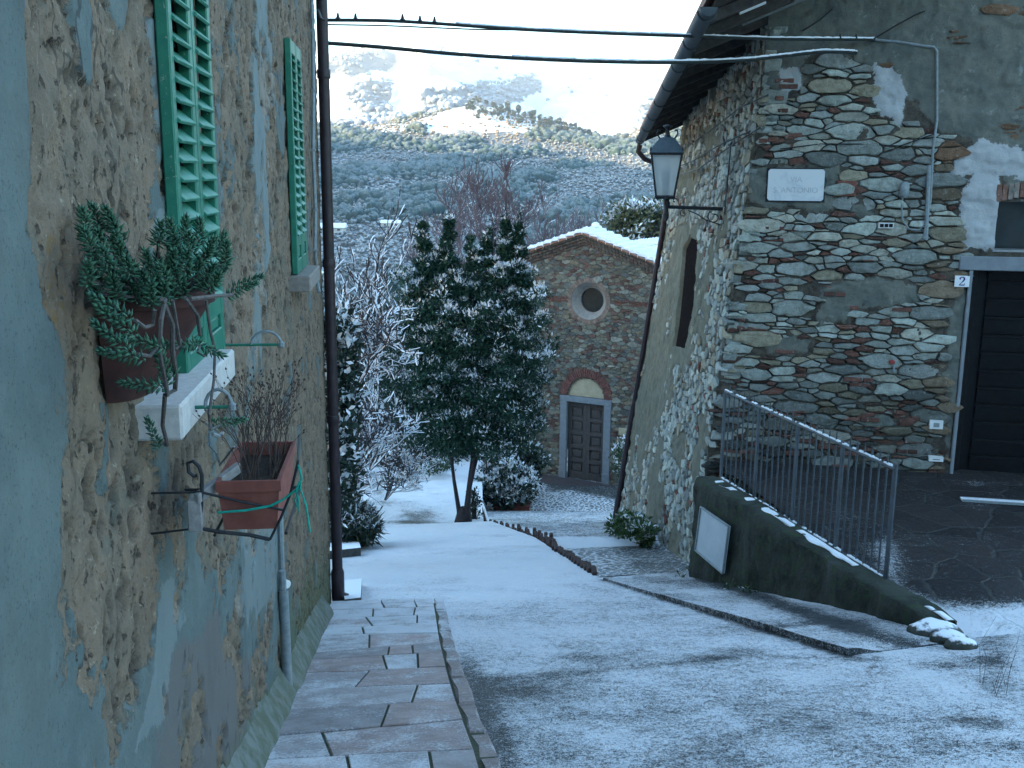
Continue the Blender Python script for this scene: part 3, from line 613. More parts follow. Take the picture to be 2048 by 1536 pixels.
# ------------------------------------------------------------------ half-round wall pot with its plant
M['terra'] = simple('dark_terracotta', (.026, .010, .009), (.055, .020, .016), 14, .8, .4, .004)
M['soil'] = simple('dark_soil', (.02, .016, .012), (.045, .035, .027), 60, .95, .9, .01)
zr = hL(180, 592).z+.0; zb_ = hL(184, 822).z
s_near = sL(hL(182, 640)); aT = .20; sc_ = s_near+aT
def dshape(a, d, z, n=18): return [wl(sc_-a*math.cos(math.pi*k/n), .012+d*math.sin(math.pi*k/n)**.8, z) for k in range(n+1)]
dT = .05
while max(proj([tuple(p) for p in dshape(aT, dT, zr)])[:, 0]) < 428: dT += .005
dB = .03
while max(proj([tuple(p) for p in dshape(aT*.82, dB, zb_)])[:, 0]) < 318: dB += .005
t_ = thing('wall_pot', 'big dark terracotta half-round pot hung on the wall before the shutters', 'flower pot', wl(sc_, dT*.5, zb_))
b = MB(); rings = [(0, 0), (.82, .0), (.96, -.0001), (1, -.0002), (1, 1)]
prof = [(1.0, 1.0, 1.0), (1.0, 1.0, .86), (.955, .955, .85)]+[(.955-(.955-.82)*(1-u), .955-(.955-dB/dT)*(1-u), u*.85) for u in (.75, .5, .25, .08, 0)]
prof = [(.93, .92, .93), (.93, .92, 1.0)]+prof; vs = []
for fa, fd, u in prof: vs += dshape(aT*fa, dT*fd, zb_+(zr-zb_)*u)
n = 19; fs = [(i*n+k, i*n+(k+1) % n, (i+1)*n+(k+1) % n, (i+1)*n+k) for i in range(len(prof)-1) for k in range(n)]+[tuple((len(prof)-1)*n+k for k in range(n))]
b.add(vs, fs); b.build('pot_body', M['terra'], t_, True)
b = MB(); b.add(dshape(aT*.93, dT*.92, zr-.02), [tuple(range(19))]); b.build('soil', M['soil'], t_)
t = NT('fleshy_leaf'); ca = t.attr('col', True); t.col(t.mix(t.noise(30, 3), ca, (.04, .10, .06))).rough(.55); M['succ'] = t.m
M['stem'] = simple('grey_stem', (.06, .054, .05), (.115, .10, .093), 60, .9, .5, .003)
rnd = random.Random(11)
LV, LF, LC = [], [], []
def fleshy(p, d, L, w, c):                         # pointed fleshy leaf
    d = d.normalized(); a = d.cross(V((rnd.random()-.5, rnd.random()-.5, rnd.random()-.5))).normalized(); e = d.cross(a); b0 = len(LV)
    LV.append(tuple(p))
    for k in range(4):
        an = k*math.pi/2; LV.append(tuple(p+d*L*.45+(a*math.cos(an)+e*math.sin(an)*.6)*w))
    LV.append(tuple(p+d*L))
    for k in range(4): LF.append((b0, b0+1+k, b0+1+(k+1) % 4)); LF.append((b0+5, b0+1+(k+1) % 4, b0+1+k))
    LC.extend([c]*6)
def brush(p, d, L=.075, n=46, leaf=.030):
    d = d.normalized(); a = d.cross(V((0.3, .2, 1))).normalized(); e = d.cross(a); g = rnd.random()
    for k in range(n):
        u = k/n; an = k*2.4; side = a*math.cos(an)+e*math.sin(an); lean = .25+1.0*u**1.5
        c = (.028+.03*g+.015*rnd.random(), .082+.05*g+.03*rnd.random(), .058+.03*g)
        fleshy(p+d*L*(u-.3), side*(1.25-lean*.6)+d*(.25+lean*.55), leaf*(.75+.4*rnd.random())*(1-.25*u), .0042, c)
plant = thing('succulent', 'trailing bottle-brush succulent spilling from the dark wall pot', 'plant', wl(sc_, .1, zr))
stm = MB(); cen = wl(sc_, dT*.42, zr-.01)
def at_off(px, py, o): return hL(px, py, o)
up = [(172, 462), (196, 452), (222, 450), (238, 470), (182, 498), (206, 494), (230, 500), (190, 530), (214, 528), (240, 520), (256, 545), (176, 560), (200, 562), (226, 560), (250, 575), (278, 556), (298, 536), (290, 572), (268, 590), (235, 590), (190, 588), (312, 582), (330, 560), (318, 546),
      (318, 478), (346, 482), (366, 474), (398, 478), (384, 500), (356, 512), (412, 508), (430, 500), (340, 530), (372, 536), (400, 532), (350, 556), (382, 560), (410, 556), (366, 584), (396, 584), (340, 590), (420, 575), (446, 528), (452, 520), (434, 560), (325, 600), (300, 600)]
for i, (px, py) in enumerate(up):
    f = (px-165)/290.; o_ = .04+.26*max(0, min(1, f))+rnd.uniform(-.03, .03); o_ = max(.035, min(o_, .36)); p = at_off(px, py, o_)
    d = (p-cen); d = d.normalized()*.6+V((0, 0, .9))+V((rnd.uniform(-.4, .4), rnd.uniform(-.5, .3), 0)); brush(p, d, .07, 44, .031)
    stm.tube([cen+(p-cen)*.15+V((0, 0, -.03)), cen+(p-cen)*.6+V((0, 0, -.01)), p], .004, 5)
for (px, py, o_, dx, dz) in ((240, 625, .25, -.9, .5), (250, 655, .26, -.6, .4), (242, 690, .26, -.9, .7), (262, 715, .26, -.6, .1), (305, 690, .27, -.5, .1), (335, 735, .25, -.4, .5), (300, 772, .24, -1, .1), (330, 752, .25, -.2, .5), (482, 570, .34, 1, .5), (470, 585, .34, 1, .5), (440, 845, .30, .8, .1), (312, 880, .10, -.3, .6), (400, 690, .28, .3, -.2), (372, 690, .28, -.4, 0)):
    p = at_off(px, py, o_); brush(p, CR*dx+V((0, 0, dz))+nL*.1, .085, 40, .026)
for pts, r in (([(330, 598, .29), (322, 640, .29), (318, 700, .28), (330, 760, .26), (335, 790, .24)], .005), ([(325, 598, .29), (345, 650, .29), (345, 700, .28), (352, 750, .26), (350, 780, .25), (330, 790, .24), (325, 850, .16), (335, 890, .12), (318, 885, .1)], .0055),
               ([(370, 595, .3), (395, 630, .3), (400, 670, .29)], .0045), ([(412, 600, .3), (420, 660, .3), (430, 700, .3), (428, 760, .3), (418, 830, .3), (420, 860, .3), (440, 850, .3)], .0035), ([(310, 620, .28), (305, 650, .27), (290, 655, .27), (270, 640, .26)], .004), ([(318, 690, .28), (300, 712, .27), (275, 708, .26)], .004), ([(400, 690, .28), (395, 705, .29), (408, 712, .29), (428, 690, .3)], .003), ([(380, 598, .3), (430, 592, .33), (465, 590, .34)], .005), ([(345, 600, .29), (360, 690, .28), (350, 700, .28)], .004)):
    stm.tube([at_off(*p) for p in pts], r, 6)
np_obj('foliage', LV, np.array(LF), M['succ'], plant, cols=np.array(LC)); stm.build('stem', M['stem'], plant, True)
# ------------------------------------------------------------------ terracotta trough on its wire bracket
M['terra2'] = simple('terracotta', (.14, .044, .034), (.21, .075, .058), 9, .75, .25, .003)
sn = sL(hL(430, 964, .19)); zt_ = hL(430, 964, .19).z
hN = lambda px, py, ds=0: hit(px, py, wl(sn+ds, 0, 0), dL)
o1 = .19; o2 = (hN(561, 962)-pL).dot(nL); sf_ = sL(hL(478, 880, .19)); zbt = hN(440, 1064).z
t_ = thing('planter_trough', 'terracotta trough held by wires below the white sill', 'planter', wl((sn+sf_)/2, (o1+o2)/2, zbt))
def rect(s0, s1, a, c, z): return [wl(s0, a, z), wl(s1, a, z), wl(s1, c, z), wl(s0, c, z)]
w_ = .012; ins = .018; vs = []
for (e, a) in (((ins), zbt), (ins*.35, zt_-.035), (0, zt_-.034), (0, zt_), (w_, zt_), (w_+.004, zt_-.05)): vs += rect(sn+e, sf_-e, o1+e, o2-e, a)
b = MB(); b.add(vs, [(i*4+k, i*4+(k+1) % 4, (i+1)*4+(k+1) % 4, (i+1)*4+k) for i in range(5) for k in range(4)]+[(0, 1, 2, 3)]); b.build('trough_body', M['terra2'], t_)
b = MB(); b.add(rect(sn+.01, sf_-.01, o1+.01, o2-.01, zt_-.045), [(0, 1, 2, 3)]); b.build('soil', M['soil'], t_)
M['twig'] = simple('dry_twig', (.045, .032, .03), (.085, .062, .055), 80, .9, .4, .002)
tw = MB()
def twig(p, d, L, r, dep):
    q_ = p+d*L*.5+V((rnd.uniform(-1, 1), rnd.uniform(-1, 1), .2))*L*.06; e_ = p+d*L; tw.tube([p, q_, e_], [r, r*.8, r*.6], 4, False)
    if dep > 0:
        for _ in range(2 if rnd.random() < .75 else 3):
            nd = (d+V((rnd.uniform(-1, 1), rnd.uniform(-1, 1), rnd.uniform(-.2, .7)))*.55).normalized(); twig(e_ if rnd.random() < .7 else q_, nd, L*rnd.uniform(.5, .8), r*.62, dep-1)
    else: tw.lathe(e_, [(.0005, -.004), (.0035, 0), (.0005, .006)], 4, tuple(d))
for i in range(26):
    p = wl(sn+.04+(sf_-sn-.08)*rnd.random(), o1+.03+(o2-o1-.06)*rnd.random(), zt_-.05); d = V((rnd.uniform(-.28, .28), rnd.uniform(-.28, .28), 1)).normalized(); twig(p, d, rnd.uniform(.10, .16), .0026, 3)
o = tw.build('dead_shrub', M['twig'], None, False, False); tag(o, 'bare dry twigs of a dead shrub standing in the terracotta trough', 'plant')
wb = thing('wire_bracket', 'dark wire bracket tied to the wall around the terracotta trough', 'bracket', wl(sn, .1, zbt))
b = MB(); pn = lambda pts, ds=-.012: [hN(a, c, ds) for a, c in pts]
b.tube(pn([(398, 1056), (440, 1064), (500, 1070), (540, 1079)]), .006, 6); b.tube(pn([(402, 984), (480, 1003), (566, 1020)]), .004, 6); b.tube(pn([(404, 984), (402, 1020), (398, 1056)]), .006, 6)
b.tube(pn([(540, 1079), (562, 1035), (580, 990), (590, 950), (596, 922)]), .0045, 6); b.tube([wl(sn, o1-.01, zbt-.01), wl(sf_, o1-.01, zbt-.01)], .005, 6); b.tube([wl(sn, o2+.01, zbt-.01), wl(sf_, o2+.01, zbt-.01)], .005, 6); b.tube([wl(sf_, o2+.01, zbt-.01), wl(sf_, -.02, zbt-.01)], .005, 6)
b.tube([hN(596, 922, -.01), wl(sf_, o2+.012, zt_+.02)], .004, 6)
b.tube(pn([(404, 984), (404, 950), (398, 932), (386, 922), (376, 926), (378, 944), (388, 952), (395, 950)]), .006, 6); b.tube([hN(404, 984, -.012), wl(sn, .0, hN(404, 984).z)], .0035, 6); b.tube(pn([(398, 1056), (395, 1056)]), .006, 6)
b.tube([hN(398, 1056, -.012), wl(sn, -.01, zbt)], .0035, 6); b.build('wire_frame', M['iron'], wb, True)
b = MB(); b.tube([hL(420, 868, .08), hL(418, 890, .09), hL(432, 905, .09), hL(440, 930, .1), wl(sf_-.1, o1, zt_+.01)], .004, 6); b.tube([hL(425, 868, .08), hL(436, 872, .08), hL(445, 866, .08)], .007, 6); b.build('hook', M['galv'], wb, True)
M['wood'] = simple('grey_weathered_wood', (.20, .19, .185), (.30, .285, .27), 25, .9, .5, .004)
a_, c_ = hN(392, 998, -.02), hN(478, 934, .12); md = (a_+c_)/2; ax = (c_-a_)/2
b = MB(); b.bbox(md, ax, ax.cross(V((0, 0, 1))).normalized()*.012, V((0, 0, .016)), .003); b.bbox(hN(392, 1030, -.0), nL*.022, dL*.02, V((0, 0, .05)), .004); o = b.build('wood_prop', M['wood'], None); tag(o, 'grey weathered wood batten wedged between wall and trough', 'batten')
M['string'] = simple('green_string', (.01, .20, .15), (.03, .32, .24), 90, .6, .2, .001)
b = MB(); b.tube(pn([(436, 1025), (490, 1021), (540, 1012), (565, 1000), (585, 985), (600, 975), (603, 955), (597, 930)], -.02), .004, 6); b.tube(pn([(600, 962), (592, 980), (597, 1000), (598, 1026), (590, 1000), (600, 975), (612, 1010), (620, 1064)], -.03), .0035, 6); o = b.build('string', M['string'], None, True); tag(o, 'green string knotted round the trough with a loose end hanging', 'string')
# ------------------------------------------------------------------ rubble masonry: every stone is modelled, a wall is one mesh
def sites(w, h, classes, an, seed, dens=None, tries=9000):
    g = np.random.default_rng(seed); P = np.zeros((0, 2)); Rr = np.zeros(0)
    for r, n in classes:
        add = 0
        for _ in range(n):
            p = np.array([g.random()*w/an, g.random()*h])
            if dens is not None and not dens(p[0]*an, p[1], r): continue
            if len(P) and np.any(np.hypot(P[:, 0]-p[0], P[:, 1]-p[1]) < .86*(Rr+r)): continue
            P = np.vstack([P, p]); Rr = np.append(Rr, r); add += 1
    return P, Rr
def cells(P, Rr, w, h, an):
    out = []; rm = Rr.max()
    for i in range(len(P)):
        p = P[i]; D = P-p; d2 = (D**2).sum(1); k = np.where((d2 < (3.2*(Rr[i]+rm*.8))**2) & (d2 > 0))[0]; k = k[np.argsort(d2[k])][:26]
        L = 2.2*Rr[i]; an_ = 2*math.pi*((i*.618) % 1)
        poly = [(-L, -L), (L, -L), (L, L), (-L, L)]
        for j in k:
            dx, dy = D[j]; c = (d2[j]+Rr[i]**2-Rr[j]**2)/2; new = []; m = len(poly)
            for a in range(m):
                x0, y0 = poly[a]; x1, y1 = poly[(a+1) % m]; f0 = x0*dx+y0*dy-c; f1 = x1*dx+y1*dy-c
                if f0 <= 0: new.append((x0, y0))
                if (f0 < 0) != (f1 < 0) and abs(f0-f1) > 1e-12: t = f0/(f0-f1); new.append((x0+(x1-x0)*t, y0+(y1-y0)*t))
            poly = new
            if len(poly) < 3: break
        if len(poly) >= 3: out.append((i, [((p[0]+x)*an, p[1]+y) for x, y in poly]))
    return out
def stones(frame, w, h, classes, an, seed, keep, colour, gap=.016, hgt=.03, dens=None, rot=0):
    """frame(u, v, out) -> point; keep(u, v, r) -> bool; colour(u, v, r, rnd) -> rgb"""
    g = random.Random(seed); P, Rr = sites(w, h, classes, an, seed, dens); wf = lambda x, y: (x+.11*(float(fbm(np.array(x*3.1), np.array(y*5.2), 2, seed))-.5), y+.055*(float(fbm(np.array(x*3.3), np.array(y*6.1), 2, seed+5))-.5)); vs, fs, cs = [], [], []
    for i, poly in cells(P, Rr, w, h, an):
        poly = [wf(*p) for p in poly]; cx = sum(p[0] for p in poly)/len(poly); cy = sum(p[1] for p in poly)/len(poly)
        if not keep(cx, cy, Rr[i]): continue
        q = []; m = len(poly)
        for a in range(m):
            (x0, y0), (x1, y1) = poly[a], poly[(a+1) % m]; l = math.hypot(x1-x0, y1-y0)
            if l < .012: q.append(((x0+x1)/2, (y0+y1)/2)); continue
            t = min(.3, .007/l+.015)*g.uniform(.3, 1.8); q.append((x0+(x1-x0)*t, y0+(y1-y0)*t)); q.append((x1-(x1-x0)*t, y1-(y1-y0)*t))
            if l > .09: q.insert(-1, ((x0+x1)/2+g.uniform(-.014, .014), (y0+y1)/2+g.uniform(-.012, .012)))
        wd = max(p[0] for p in q)-min(p[0] for p in q); ht = max(p[1] for p in q)-min(p[1] for p in q)
        gg = gap*g.uniform(.5, 1.6); fx = max(.3, 1-2*gg/max(wd, .01)); fy = max(.3, 1-2*gg/max(ht, .01)); jit = .004
        sx, sy = g.uniform(-.22, .22), g.uniform(-.22, .22); H = hgt*g.uniform(.3, 1.3); b = len(vs); n = len(q); c = colour(cx, cy, Rr[i], g)
        for k_, (sc, o_) in enumerate(((1.0, -.05), (1.0, H*.55), (.93, H*.92), (.62, H*1.04))):
            for (x, y) in q:
                dx, dy = (x-cx)*fx*sc, (y-cy)*fy*sc; jx, jy = (g.uniform(-jit, jit), g.uniform(-jit, jit)) if k_ else (0, 0)
                o2 = o_+(sx*dx*.5+sy*dy*.9 if k_ > 1 else 0)+g.uniform(-.003, .003)
                vs.append(tuple(frame(cx+dx+jx, cy+dy+jy, o2))); cs.append(c)
        for r_ in range(3):
            for k in range(n): fs.append((b+r_*n+k, b+r_*n+(k+1) % n, b+(r_+1)*n+(k+1) % n, b+(r_+1)*n+k))
        fs.append(tuple(b+3*n+k for k in range(n)))
    return vs, fs, cs
def stone_obj(name, data, mat, parent):
    b = MB(); b.v, b.f, b.c = data; b.col = None; return b.build(name, mat, parent, False, False)
def stonemat(name, bs=1.0):
    t = NT(name); c = t.attr('col', True); n1_ = t.noise(11, 5, .7); n2_ = t.noise(70, 4, .7)
    c = t.mix(t.step(n1_, .35, .7), c, t.mix(1, c, (.62, .60, .56), 'MULTIPLY')); c = t.mix(t.math('MULTIPLY', t.step(n2_, .5, .72), .6), c, t.mix(1, c, (.55, .52, .48), 'MULTIPLY'))
    c = t.mix(t.math('MULTIPLY', t.step(t.noise(24, 4, .7), .58, .72), .5), c, (.42, .42, .38))
    t.col(c).rough(.88).bump(t.math('ADD', t.noise(30, 6, .78), t.math('MULTIPLY', t.noise(11, 5, .65), 1.3)), bs, .022); return t.m
M['rubble'] = stonemat('rubble_stone')
def mortar(name, a, b, c, pl1, pl2):
    t = NT(name); f = t.noise(13, 5, .7); g = t.noise(55, 5, .75); m = t.mix(t.step(f, .35, .65), a, b); m = t.mix(t.step(g, .52, .7), m, c); m = t.mix(t.math('MULTIPLY', t.step(t.noise(60, 3), .66, .72), .6), m, (.30, .29, .26))
    p = t.mix(t.step(t.noise(4, 5, .65), .35, .68), pl1, pl2); p = t.mix(t.math('MULTIPLY', t.step(t.noise(30, 5, .75), .54, .7), .6), p, tuple(x*.6 for x in pl1)); p = t.mix(t.math('MULTIPLY', t.step(t.noise(7, 4, .7), .60, .7), .5), p, (.27, .27, .25))
    w_ = t.step(t.math('ADD', t.attr('pl'), t.math('MULTIPLY', t.math('SUBTRACT', t.noise(22, 5, .75), .5), 1.5)), .42, .58)
    col_ = t.mix(w_, m, p); lt = t.step(t.math('ADD', t.attr('wh'), t.math('MULTIPLY', t.math('SUBTRACT', t.noise(22, 5, .75), .5), 1.6)), .42, .62)
    p = t.mix(t.math('MULTIPLY', t.step(t.noise(2.3, 5, .7, t.mapped((1, 1, .35))), .5, .68), .55), p, tuple(x*.5 for x in pl1)); col_ = t.mix(lt, col_, t.mix(f, (.30, .31, .31), (.40, .41, .41)))
    t.col(col_).rough(.94).bump(t.math('ADD', t.math('MULTIPLY', g, .7), f), .8, .016); return t.m
M['mortar'] = mortar('old_mortar_and_render', (.052, .045, .037), (.095, .082, .064), (.034, .029, .024), (.100, .108, .095), (.145, .145, .122))
# ------------------------------------------------------------------ right-hand stone house
RH = thing('stone_house', 'rubble stone house on the right with sloping side wall and dark garage door', 'house', V((cB.x+2, cB.y+3, cB.z)))
def fF(u, v, o=0): return pF+dF*u+V((0, 0, v-pF.z))+nF*o       # facade: u from the garage jamb, v = height z
U0, V0, UW, VH = -3.15, -5.1, 4.9, 7.6
def uvF(px, py):
    p = hF(px, py); return (p-pF).dot(dF), p.z
def polyF(*pts): return [uvF(*p) for p in pts]
us = np.arange(U0, U0+UW, .022); vv = np.arange(V0, V0+VH, .022); UU, VV_ = np.meshgrid(us, vv, indexing='ij'); u_ = UU.ravel(); v_ = VV_.ravel()
Pb_ = np.array(pF)+u_[:, None]*np.array(dF)+(v_-pF.z)[:, None]*np.array((0, 0, 1.)); q = proj(Pb_); x, y = q[:, 0], q[:, 1]
def uleft(v): return np.interp(v, [cB.z-1, cB.z, cT.z, cT.z+2.5], [(cB-pF).dot(dF)-.06, (cB-pF).dot(dF), (cT-pF).dot(dF), (cT-pF).dot(dF)+.14])
def plF(x, y, u, v):
    wx = x+46*(fbm(u*3, v*3, 4, 201)-.5); wy = y+46*(fbm(u*3, v*3, 4, 205)-.5); wx = wx+18*(fbm(u*14, v*14, 4, 207, .6)-.5); wy = wy+18*(fbm(u*14, v*14, 4, 209, .6)-.5); m = np.zeros(np.shape(x))
    for p in (((1480, -400), (3000, -400), (3000, 470), (2010, 395), (1990, 330), (1930, 272), (1880, 268), (1862, 240), (1845, 205), (1800, 175), (1770, 130), (1700, 118), (1640, 112), (1560, 150), (1530, 180), (1520, 120)),
              ((1540, 130), (1600, 130), (1610, 160), (1580, 185), (1560, 190), (1540, 175)), ((1640, 600), (1690, 562), (1760, 556), (1830, 575), (1840, 610), (1780, 622), (1730, 618), (1690, 636), (1640, 640)), ((1520, 690), (1560, 660), (1610, 672), (1590, 700), (1540, 712)), ((1710, 420), (1730, 410), (1760, 430), (1735, 440)), ((1500, 330), (1670, 325), (1672, 415), (1560, 425), (1500, 420)), ((1915, 580), (1960, 560), (1945, 960), (1898, 960), (1900, 780), (1885, 740), (1900, 640))):
        m = np.maximum(m, mask_px(wx, wy, list(p), 9))
    return m
def whF(x, y, u, v):
    wx = x+30*(fbm(u*3, v*3, 4, 211)-.5); wy = y+30*(fbm(u*3, v*3, 4, 215)-.5)+20*(fbm(u*12, v*12, 4, 217, .6)-.5); m = np.zeros(np.shape(x))
    for p in (((1924, 385), (1950, 340), (1990, 350), (2000, 400), (1992, 500), (1930, 505), (1918, 450)), ((1748, 130), (1800, 135), (1815, 190), (1800, 250), (1770, 225), (1745, 190)), ((1550, 140), (1600, 140), (1600, 180), (1560, 190)), ((1890, 340), (1960, 270), (2060, 300), (2060, 360), (1960, 350))):
        m = np.maximum(m, mask_px(wx, wy, list(p), 8))
    return m
pl_ = plF(x, y, u_, v_); wh_ = whF(x, y, u_, v_)
mcov = sst(.48, .62, fbm(u_*4, v_*5, 4, 223))
o_ = (fbm(u_*11, v_*11, 5, 221, .6)-.5)*.045+mcov*.020+np.maximum(pl_, wh_)*.030-.010+(fbm(u_*2.2, v_*2.2, 3, 225)-.5)*.03*pl_
winp = polyF((1995, 402), (2140, 402), (2140, 502), (1995, 502))
Pm = Pb_+o_[:, None]*np.array(nF); F = grid_faces(len(us), len(vv)); cu = u_[F].mean(1); cvv = v_[F].mean(1)
gu0, gz1 = uvF(1945, 540)
okF = (cu > uleft(cvv)-.02) & ~((cu > gu0-.05) & (cvv < gz1+.05)) & ~((cu > winp[0][0]) & (cvv < winp[0][1]) & (cvv > winp[2][1]))
np_obj('wall', Pm, F[okF], M['mortar'], RH, attrs={'pl': pl_, 'wh': wh_}, smooth=True)
bare = [polyF((1888, 62), (1910, 55), (1938, 72), (1940, 92), (1905, 92), (1890, 85)), polyF((1905, 108), (1930, 100), (1962, 130), (1955, 150), (1910, 155)), polyF((1742, 118), (1775, 122), (1786, 140), (1750, 146)), polyF((2005, 240), (2048, 195), (2100, 240), (2060, 300), (2010, 290)), polyF((1875, 285), (1920, 272), (1935, 300), (1900, 335), (1875, 310)), polyF((2000, 20), (2070, 10), (2060, 45), (2010, 45))]
def one(f, u, v): p = fF(u, v); a, b = proj([tuple(p)])[0]; return float(f(np.array(a), np.array(b), np.array(u), np.array(v)))
gap_boxes = [polyF((1500, 325), (1670, 325), (1672, 415), (1500, 418)), polyF((1925, 500), (2200, 500), (2200, 980), (1895, 980)), winp, polyF((1948, 395), (2000, 350), (2100, 340), (2100, 520), (1930, 515))]
def inp(u, v, poly): return bool(in_poly(np.array([u]), np.array([v]), poly)[0])
def keepF(cu, cv, r):
    u, v = U0+cu, V0+cv
    if u < uleft(v)+r*.9 or u > U0+UW-.1 or v < ZC-1.6: return False
    if any(inp(u, v, g_) for g_ in gap_boxes): return False
    if any(inp(u, v, g_) for g_ in bare): return True
    return one(lambda a, b, c, d: np.maximum(plF(a, b, c, d), whF(a, b, c, d)), u, v) < .45
PAL = [(.45, .49, .44), (.38, .415, .38), (.48, .48, .41), (.29, .32, .30), (.41, .44, .415), (.22, .24, .225), (.33, .30, .22)]
def colF(cu, cv, r, g):
    u, v = U0+cu, V0+cv; a, b = proj([tuple(fF(u, v))])[0]
    if any(inp(u, v, g_) for g_ in bare): k = g.uniform(.7, 1.2); return (.19*k, .115*k, .07*k)
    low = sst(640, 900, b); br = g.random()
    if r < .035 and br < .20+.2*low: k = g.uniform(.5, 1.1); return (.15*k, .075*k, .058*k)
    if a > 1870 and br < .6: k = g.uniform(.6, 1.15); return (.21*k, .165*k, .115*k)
    c = PAL[g.randrange(len(PAL))]; k = g.uniform(.6, 1.1)*(1-.62*low*g.uniform(.5, 1.3))  # stones darken downwards: shade of the lower facade painted into their colour
    return tuple(x_*k for x_ in c)
fr = lambda u, v, o: fF(U0+u, V0+v, o-.004)
densF = lambda u, v, r: U0+u > uleft(V0+v)-.2
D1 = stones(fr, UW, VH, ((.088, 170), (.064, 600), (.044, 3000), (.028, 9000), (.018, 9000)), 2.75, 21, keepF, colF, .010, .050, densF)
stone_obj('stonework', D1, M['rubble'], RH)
# brick courses at the corner and scattered brick patches
M['brick'] = stonemat('old_brick', .4)
fu_max = uvF(1890, 800)[0]; b = MB(); g = random.Random(3)
def brickrow(px, py, n, rows, flip=1, out=.022):
    u, v = uvF(px, py)
    for r_ in range(rows):
        uu = u+g.uniform(-.05, .05)
        for k in range(n):
            w_ = g.choice((.12, .22, .25))*g.uniform(.85, 1.1); kk = g.uniform(.45, 1.0); b.col = (.16*kk, .075*kk, .058*kk)
            if uleft(v) < uu and uu+w_ < fu_max and g.random() < .40: b.bbox(fF(uu+w_/2, v-r_*.062, out*.3+g.uniform(-.006, .008)), dF*(w_/2-.006), nF*.03, V((0, 0, .0235)), .006)
            uu += w_
for a_ in ((1548, 150, 1, 6), (1534, 210, 1, 9), (1525, 270, 2, 3), (1505, 445, 3, 4), (1470, 655, 3, 3), (1600, 575, 3, 2), (1650, 505, 3, 2), (1745, 478, 3, 2), (1480, 560, 3, 3), (1700, 615, 4, 2), (1650, 745, 3, 3), (1760, 720, 4, 2), (1580, 820, 5, 3), (1720, 820, 5, 2), (1800, 880, 4, 3), (1600, 880, 6, 3), (1500, 700, 3, 2), (1790, 640, 5, 2), (1680, 345, 2, 1), (1610, 298, 3, 1), (1440, 900, 4, 3), (1640, 930, 8, 2)): brickrow(*a_)
u, v = uvF(1672, 392); b.col = (.20, .075, .055); u2, v2 = uvF(1714, 362); b.bbox(fF((u+u2)/2, (v+v2)/2, .0), dF*(u2-u)/2, nF*.03, V((0, 0, (v2-v)/2)), .006)
b.build('brickwork', M['brick'], RH, False, False)
# window above the garage, with a brick arch
wu0, wz1 = uvF(1995, 402); wu1, wz0 = uvF(2140, 502)
M['holedark'] = simple('painted_hole_dark', (.010, .008, .008), (.020, .016, .015), 18, 1, .4, .003, 0, 5, 0)  # near-black painted in for the dark inside the slit and vent holes
M['glass'] = simple('dark_pane', (.012, .016, .016), (.022, .028, .027), 3, .25, .05, .001)
b = MB(); dp = .20
for (a, c, e, f) in ((wu0-.015, wu0, wz0, wz1), (wu1, wu1+.015, wz0, wz1)): b.box(fF((a+c)/2, (e+f)/2, -dp/2), dF*(c-a)/2, nF*dp/2, V((0, 0, (f-e)/2+.015)))
b.box(fF((wu0+wu1)/2, wz0-.012, -dp/2+.01), dF*(wu1-wu0)/2, nF*(dp/2+.01), V((0, 0, .012))); b.box(fF((wu0+wu1)/2, wz1+.008, -dp/2), dF*(wu1-wu0)/2, nF*dp/2, V((0, 0, .008)))
M['reveal'] = simple('grey_reveal', (.20, .21, .22), (.27, .28, .285), 12, .9, .4, .005)
wn = b.build('window', M['reveal'], RH)
MB().box(fF((wu0+wu1)/2, (wz0+wz1)/2, -dp-.01), dF*(wu1-wu0)/2, nF*.01, V((0, 0, (wz1-wz0)/2))).build('pane', M['glass'], wn)
b = MB(); k = 0; uu = wu0-.03
while uu < wu1+.05:
    t_ = (uu-wu0)/(wu1-wu0); kk = g.uniform(.75, 1.15); b.col = (.27*kk, .22*kk, .19*kk) if g.random() < .75 else (.22*kk, .12*kk, .09*kk)
    b.bbox(fF(uu+.028, wz1+.085+.05*math.sin(math.pi*max(0, min(1, t_))), .012), dF*.025, nF*.03, V((0, 0, .085+g.uniform(-.01, .01))), .006); uu += .058
b.build('brick_arch', M['brick'], RH, False, False)
# garage door with its stone frame
fu0 = uvF(1897, 945)[0]; fz = uvF(1935, 512)[1]; gw = 2.5
b = MB(); b.bbox(fF((fu0+gu0)/2, (ZC-.05+gz1)/2, -.02), dF*((gu0-fu0)/2), nF*.07, V((0, 0, (gz1-ZC+.05)/2)), .008)
b.bbox(fF(gu0+gw+.07, (ZC-.05+gz1)/2, -.02), dF*.07, nF*.07, V((0, 0, (gz1-ZC+.05)/2)), .008); b.bbox(fF((fu0+gu0+gw)/2-.01, (gz1+fz)/2+.001, -.018), dF*((gu0+gw-fu0)/2+.10), nF*.075, V((0, 0, (fz-gz1)/2)), .008)
M['frame'] = simple('grey_stone_frame', (.15, .163, .18), (.185, .205, .22), 9, .85, .3, .004); b.build('door_frame', M['frame'], RH)
b = MB(); z = ZC-.02; b.box(fF(gu0+gw/2, (ZC+gz1)/2, -.17), dF*gw/2, nF*.01, V((0, 0, (gz1-ZC)/2+.03)))
M['slatdoor'] = simple('black_metal_slats', (.004, .004, .005), (.009, .009, .010), 20, .6, .3, .002, 0, 5, .12)
while z < gz1-.05:
    b.bbox(fF(gu0+gw/2+.10, z+.10, -.145), dF*(gw/2-.10), nF*.014+V((0, 0, -.002)), V((0, 0, .082))+nF*.012, .006); b.bbox(fF(gu0+gw/2+.10, z+.193, -.14), dF*(gw/2-.10), nF*.026, V((0, 0, .010)), .004); z += .2
